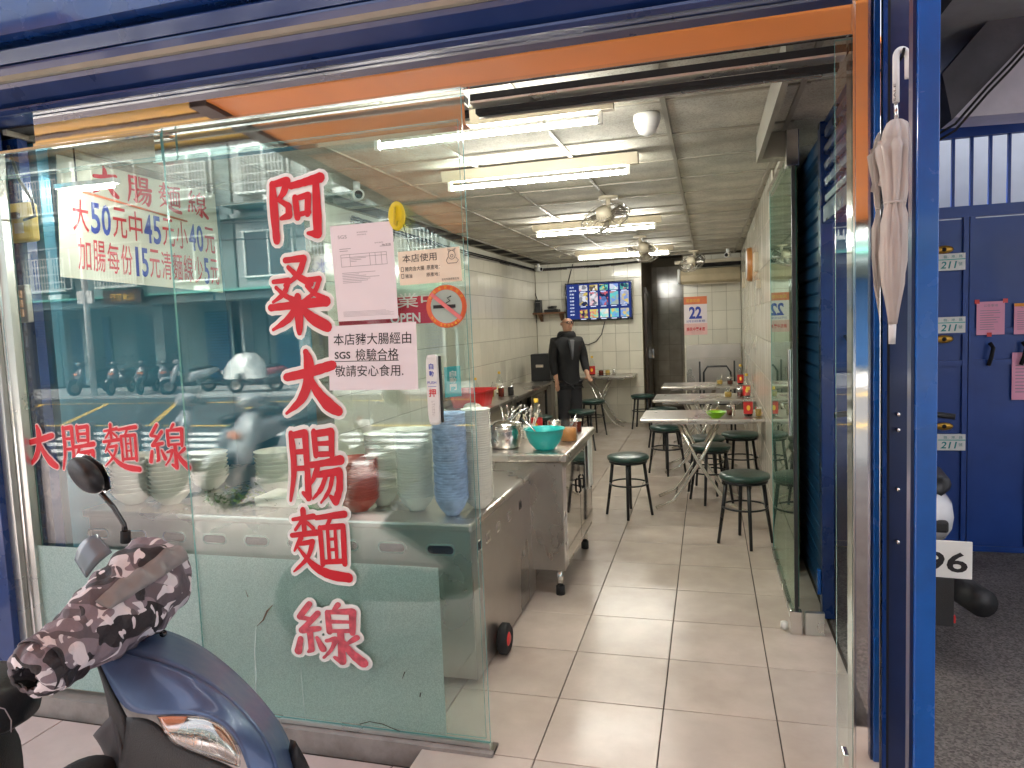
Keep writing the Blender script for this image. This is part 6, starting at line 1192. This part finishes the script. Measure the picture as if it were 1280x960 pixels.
# hero scooter in the foreground, lower left ---------------------------------
hs_ = thing('blue_scooter', 'blue scooter in the foreground with camouflage handlebar mitts and clear headlight', 'scooter', (-1.2, 1.35, -0.07))
hs_inv = Matrix.Translation((1.2, -1.35, 0.07))
def H(px, py, y): return hs_inv @ P(px, py, y)
def patch(rows, mat, name, solid=0.012, sub=2, crease=0.8):
    o = MB().grid([[H(*p) for p in r] for r in rows]).build(name, mat, hs_); me = o.data
    bm = bmesh.new(); bm.from_mesh(me); lay = bm.edges.layers.float.get('crease_edge') or bm.edges.layers.float.new('crease_edge')
    for e in bm.edges:
        if e.is_boundary: e[lay] = crease
    bm.to_mesh(me); bm.free()
    if sub: q = o.modifiers.new('sub', 'SUBSURF'); q.levels = sub; q.render_levels = sub
    q = o.modifiers.new('solid', 'SOLIDIFY'); q.thickness = solid; q.offset = 0
    return o
Tr = [(186, 784, 1.42), (224, 794, 1.44), (262, 815, 1.45), (300, 847, 1.44), (334, 884, 1.42), (355, 915, 1.39), (366, 950, 1.35), (368, 1000, 1.30)]
T2 = [(170, 800, 1.33), (209, 807, 1.34), (250, 826, 1.345), (286, 856, 1.34), (318, 888, 1.32), (340, 918, 1.30), (356, 950, 1.27), (362, 1000, 1.24)]
Mr = [(152, 816, 1.255), (190, 824, 1.25), (232, 838, 1.245), (268, 860, 1.24), (298, 886, 1.225), (322, 914, 1.21), (342, 948, 1.19), (352, 1000, 1.17)]
M2 = [(135, 826, 1.225), (170, 846, 1.215), (216, 858, 1.205), (258, 868, 1.195), (287, 890, 1.185), (309, 916, 1.175), (327, 950, 1.165), (338, 1000, 1.15)]
Br = [(119, 815, 1.225), (142, 862, 1.20), (160, 895, 1.18), (210, 893, 1.17), (258, 892, 1.165), (288, 908, 1.155), (306, 942, 1.145), (320, 1000, 1.135)]
patch([Tr, T2, Mr], SBLUE, 'hood', 0.008); patch([[(a, b + 1.5, c - 0.006) for a, b, c in Mr], M2, Br], SBLUE, 'side_fairing', 0.008)
# far side wing of the hood, so it has a real back
patch([Tr, [(a + 6, b + 6, c + 0.16) for a, b, c in Tr], [(a + 4, b + 60, c + 0.24) for a, b, c in Tr]], SBLUE, 'far_fairing', 0.008)
# headlight: lens, bowl, amber
patch([[(196, 895, 1.176), (228, 894, 1.172), (262, 894, 1.168), (288, 911, 1.158), (300, 940, 1.15)], [(204, 912, 1.15), (232, 918, 1.145), (262, 920, 1.14), (284, 932, 1.135), (300, 950, 1.14)], [(216, 928, 1.15), (238, 938, 1.145), (260, 945, 1.14), (280, 952, 1.14), (300, 958, 1.145)]], LENS, 'headlight', 0.004)
patch([[(200, 897, 1.20), (230, 898, 1.215), (262, 897, 1.215), (286, 914, 1.20), (298, 942, 1.185)], [(210, 914, 1.22), (236, 920, 1.25), (262, 924, 1.25), (282, 934, 1.23), (296, 950, 1.19)], [(222, 928, 1.19), (242, 938, 1.2), (260, 944, 1.19), (280, 951, 1.18), (297, 957, 1.17)]], CHROME, 'reflector', 0.003)
patch([[(198, 896, 1.172), (218, 895, 1.170), (234, 896, 1.168)], [(204, 905, 1.165), (216, 906, 1.163), (228, 906, 1.162)], [(210, 914, 1.168), (216, 915, 1.168), (222, 913, 1.168)]], AMBER, 'indicator', 0.003)
for i in range(7): MB().tube([H(226 + i * 9, 902 + i * 3.5, 1.19), H(222 + i * 10, 925 + i * 3.5, 1.185)], 0.0012, 5).build('lens_rib', CHROME, hs_)
# black lower fairing and inner shield
patch([[(160, 897, 1.186), (196, 897, 1.186), (216, 930, 1.16), (262, 948, 1.15), (304, 962, 1.148), (330, 1010, 1.14)], [(160, 925, 1.16), (190, 930, 1.145), (220, 955, 1.135), (262, 975, 1.13), (300, 985, 1.13), (320, 1020, 1.13)], [(140, 1000, 1.20), (180, 1000, 1.16), (220, 1005, 1.15), (262, 1010, 1.15), (300, 1015, 1.15), (310, 1030, 1.15)]], SBLACK, 'lower_fairing', 0.01)
patch([[(120, 822, 1.235), (140, 866, 1.215), (158, 900, 1.20)], [(140, 880, 1.30), (150, 910, 1.29), (160, 935, 1.26)], [(143, 960, 1.33), (143, 980, 1.31), (150, 1000, 1.28)]], SBLACK, 'inner_edge', 0.008)
patch([[(146, 888, 1.27), (120, 915, 1.35), (118, 918, 1.38)], [(152, 930, 1.25), (142, 942, 1.32), (138, 945, 1.36)], [(158, 990, 1.23), (148, 1000, 1.30), (142, 1010, 1.36)]], M('charcoal_panel', (0.045, 0.04, 0.045), 0.5, bump=0.2, bscale=200), 'knee_panel', 0.008)
patch([[(118, 818, 1.24), (150, 800, 1.34), (186, 786, 1.44)], [(126, 826, 1.28), (155, 812, 1.38), (186, 800, 1.48)], [(140, 880, 1.38), (170, 870, 1.45), (200, 860, 1.52)]], SBLACK, 'cowl_lip', 0.006)
# steering column, blue inner cover and small visor behind the mitt
patch([[(150, 745, 1.50), (178, 700, 1.52), (206, 690, 1.55), (209, 722, 1.58)], [(160, 790, 1.46), (186, 765, 1.47), (206, 742, 1.5), (209, 742, 1.55)], [(165, 815, 1.44), (180, 802, 1.46), (190, 792, 1.5), (196, 786, 1.55)]], SBLUE, 'handlebar_cover', 0.01)
patch([[(120, 760, 1.42), (150, 770, 1.45), (165, 790, 1.46)], [(116, 800, 1.38), (140, 806, 1.42), (160, 806, 1.44)], [(112, 815, 1.36), (130, 822, 1.38), (150, 818, 1.4)]], M('charcoal_cover', (0.06, 0.055, 0.06), 0.5), 'dash_cover', 0.01)
patch([[(94, 700, 1.52), (97, 684, 1.53), (108, 672, 1.55), (122, 668, 1.57)], [(108, 722, 1.5), (118, 708, 1.51), (130, 697, 1.53), (140, 690, 1.55)]], M('smoky_grey_visor', (0.16, 0.19, 0.22), 0.2, coat=0.4), 'visor', 0.005)
e_ = H(210.5, 796, 1.40); q = MB().lathe([(0, 0.004), (0.0085, 0.003), (0.009, 0)], n=16).build('emblem', BLACKG, hs_); q.location = e_ + Vector((0, -0.015, 0.015)); q.rotation_euler = (radians(55), radians(15), 0); q2 = text('5', (-0.003, -0.004, 0.0045), X_ * 0.006, Y_ * 0.009, CHROME, q)
# mitt: elongated bag around the grip, open towards the rider
ax0, ax1 = H(207, 708, 1.47), H(46, 838, 1.07)
axd = (ax1 - ax0).normalized(); upv = (Z_ - axd * axd.z).normalized(); sdv = axd.cross(upv)
rings = []; band = []
prof_m = [(0.0, 0.04, 0.04), (0.012, 0.075, 0.07), (0.05, 0.096, 0.09), (0.15, 0.105, 0.096), (0.28, 0.104, 0.095), (0.42, 0.098, 0.088), (0.56, 0.09, 0.08), (0.68, 0.079, 0.07), (0.76, 0.064, 0.058), (0.80, 0.069, 0.062), (0.9, 0.062, 0.058), (0.985, 0.066, 0.06)]
L_ = (ax1 - ax0).length
def mitt_pt(s, a, rz, rs, k=1.0, out=0.0):
    w = 1 + 0.045 * sin(5 * a + s * 21) + 0.035 * sin(9 * a - s * 33) + 0.03 * sin(s * 60 + 2 * a)
    return ax0 + axd * (s * L_) + upv * ((rz * w + out) * sin(a) - 0.012 * sin(s * pi)) + sdv * ((rs * w + out) * cos(a))
def interp(s):
    for (s0, a0, b0), (s1, a1, b1) in zip(prof_m, prof_m[1:]):
        if s0 <= s <= s1: t = (s - s0) / (s1 - s0); return a0 + (a1 - a0) * t, b0 + (b1 - b0) * t
    return prof_m[-1][1:]
S_ = [i / 44 * 0.985 for i in range(45)]
for s in S_: rz_, rs_ = interp(s); rings.append([mitt_pt(s, 2 * pi * k / 40, rz_, rs_) for k in range(40)])
MB().loft(rings, cap=False).build('handlebar_mitt', CAMO, hs_, solid=0.004, sub=1)
# reflective band runs along the side and over the tip
rows = []
for s in [0.015 + i / 30 * 0.62 for i in range(31)]:
    rz_, rs_ = interp(s); ac_ = 2.55 - 0.55 * s; rows.append([mitt_pt(s, ac_ + da, rz_, rs_, out=0.0045) for da in (-0.24, -0.12, 0, 0.12, 0.24)])
MB().grid(rows).build('reflective_band', REFLB, hs_, solid=0.002)
MB().tube([H(150, 770, 1.40), H(190, 715, 1.50)], 0.016, 10).build('handlebar', BLACK, hs_)
# cuff flap and dangling brake lever tip
rings = []
for s, k in ((0.9, 1.12), (0.97, 1.16), (1.03, 1.05), (1.06, 0.8), (1.07, 0.5)): rings.append([mitt_pt(s, 2 * pi * i / 40, 0.05 * k, 0.05 * k, out=0.002 + 0.004 * sin(i * 1.9)) for i in range(40)])
MB().loft(rings, cap=False).build('cuff', CAMO, hs_, solid=0.004, sub=1)
MB().tube([ax0 + axd * L_ * 0.8, ax0 + axd * L_ * 0.99], 0.018, 12).build('grip', RUBBER, hs_)
# mirror
MB().tube([H(157, 672, 1.50), H(155, 655, 1.50), H(142, 634, 1.49), H(126, 616, 1.47)], [0.010, 0.0065, 0.0065, 0.0065], 10).build('mirror_stem', BLACKG, hs_)
MB().tube([H(157, 678, 1.50), H(157, 664, 1.50)], 0.013, 12).build('mirror_boot', RUBBER, hs_)
ou = [(80, 580), (88, 569), (104, 572), (119, 583), (127, 598), (129, 614), (119, 620), (103, 617), (90, 605), (82, 592)]
inn = [(88, 584), (92, 577), (104, 579), (114, 588), (119, 600), (120, 609), (114, 613), (104, 610), (95, 602), (89, 592)]
rim_ = [H(a, b, 1.46) for a, b in ou]
MB().loft([[p + Y_ * 0.022 for p in rim_], rim_, [H(a, b, 1.442) for a, b in inn], [H(104 + (a - 104) * 0.25, 594 + (b - 594) * 0.25, 1.430) for a, b in inn]], 0, True).build('mirror_shell', BLACK, hs_, sub=1)
MB().prism([p + Y_ * 0.0225 for p in rim_], (0, 0.003, 0)).build('mirror_glass', MIRROR, hs_)
# seat front, body below it, rear bits
sr = lambda c, a, b, p=3: super_ring(H(*c), Vector((0.35, -0.94, 0)), Z_, a, b, 20, p)
MB().loft([sr((-190, 880, 1.05), 0.14, 0.05), sr((-60, 880, 1.12), 0.14, 0.058), sr((0, 874, 1.17), 0.125, 0.055), sr((28, 876, 1.19), 0.085, 0.045), sr((40, 884, 1.20), 0.035, 0.02)]).build('seat', SEATM, hs_)
MB().tube([H(-20, 880, 1.02), H(6, 886, 1.04), H(14, 900, 1.06), H(14, 915, 1.07)], 0.0012, 5).build('seat_stitching', INKG, hs_)
MB().loft([sr((-190, 960, 1.1), 0.14, 0.1), sr((-60, 960, 1.14), 0.13, 0.1), sr((-12, 960, 1.2), 0.10, 0.1), sr((10, 965, 1.22), 0.06, 0.09)]).build('under_seat_body', SBLACK, hs_)
MB().loft([super_ring(H(98, 990, 1.22) + Vector((0.0, 0, -0.02)) + Z_ * dz_, X_, Y_, a_, b_, 20, 2.4) for dz_, a_, b_ in ((-0.07, 0.085, 0.12), (0.02, 0.082, 0.115), (0.06, 0.06, 0.08), (0.075, 0.025, 0.03))]).build('floor_hump', SBLACK, hs_)
# rest of the machine below the frame: floor, legshield, wheels
nose = Vector((cos(radians(-10)), sin(radians(-10)), 0)); sidev = Vector((-nose.y, nose.x, 0))
cen = H(150, 1000, 1.3); base = Vector((cen.x, cen.y, 0))
def hb(f_, s_, z): return base + nose * f_ + sidev * s_ + Z_ * z
def hring(f_, z, a, b, p=3): return super_ring(hb(f_, 0, z), sidev, Z_, a, b, 16, p)
MB().loft([hring(-0.45, 0.28, 0.15, 0.07), hring(-0.1, 0.26, 0.16, 0.05), hring(0.1, 0.3, 0.15, 0.08), hring(0.2, 0.42, 0.12, 0.14)]).build('floorboard', SBLACK, hs_)
for f_ in (0.60, -0.75):
    q = MB().lathe([(0.15, -0.045), (0.2, -0.055), (0.24, -0.035), (0.25, 0.0), (0.24, 0.035), (0.2, 0.055), (0.15, 0.045)], n=28, axis='y').build('wheel', RUBBER, hs_); q.location = hb(f_, 0, 0.182); q.rotation_euler = (0, 0, radians(-10))
    MB().lathe([(0, -0.03), (0.06, -0.035), (0.14, -0.02), (0.155, -0.042), (0.155, 0.042), (0.14, 0.02), (0.06, 0.035), (0, 0.03)], n=18, axis='y').build('rim', STEELD, q)
MB().loft([hring(0.62, 0.46, 0.04, 0.03), hring(0.5, 0.54, 0.075, 0.04), hring(0.3, 0.56, 0.08, 0.05), hring(0.2, 0.5, 0.07, 0.06)]).build('front_fender', SBLUE, hs_)
for s_ in (-0.06, 0.06): MB().tube([hb(0.60, s_, 0.19), hb(0.30, s_, 0.62)], 0.02, 8).build('fork', STEELD, hs_)
patch([[(366, 925, 1.345), (378, 945, 1.36), (390, 975, 1.38)], [(362, 950, 1.33), (372, 970, 1.34), (384, 1000, 1.36)]], BLACK, 'fender_tip', 0.02, 1)
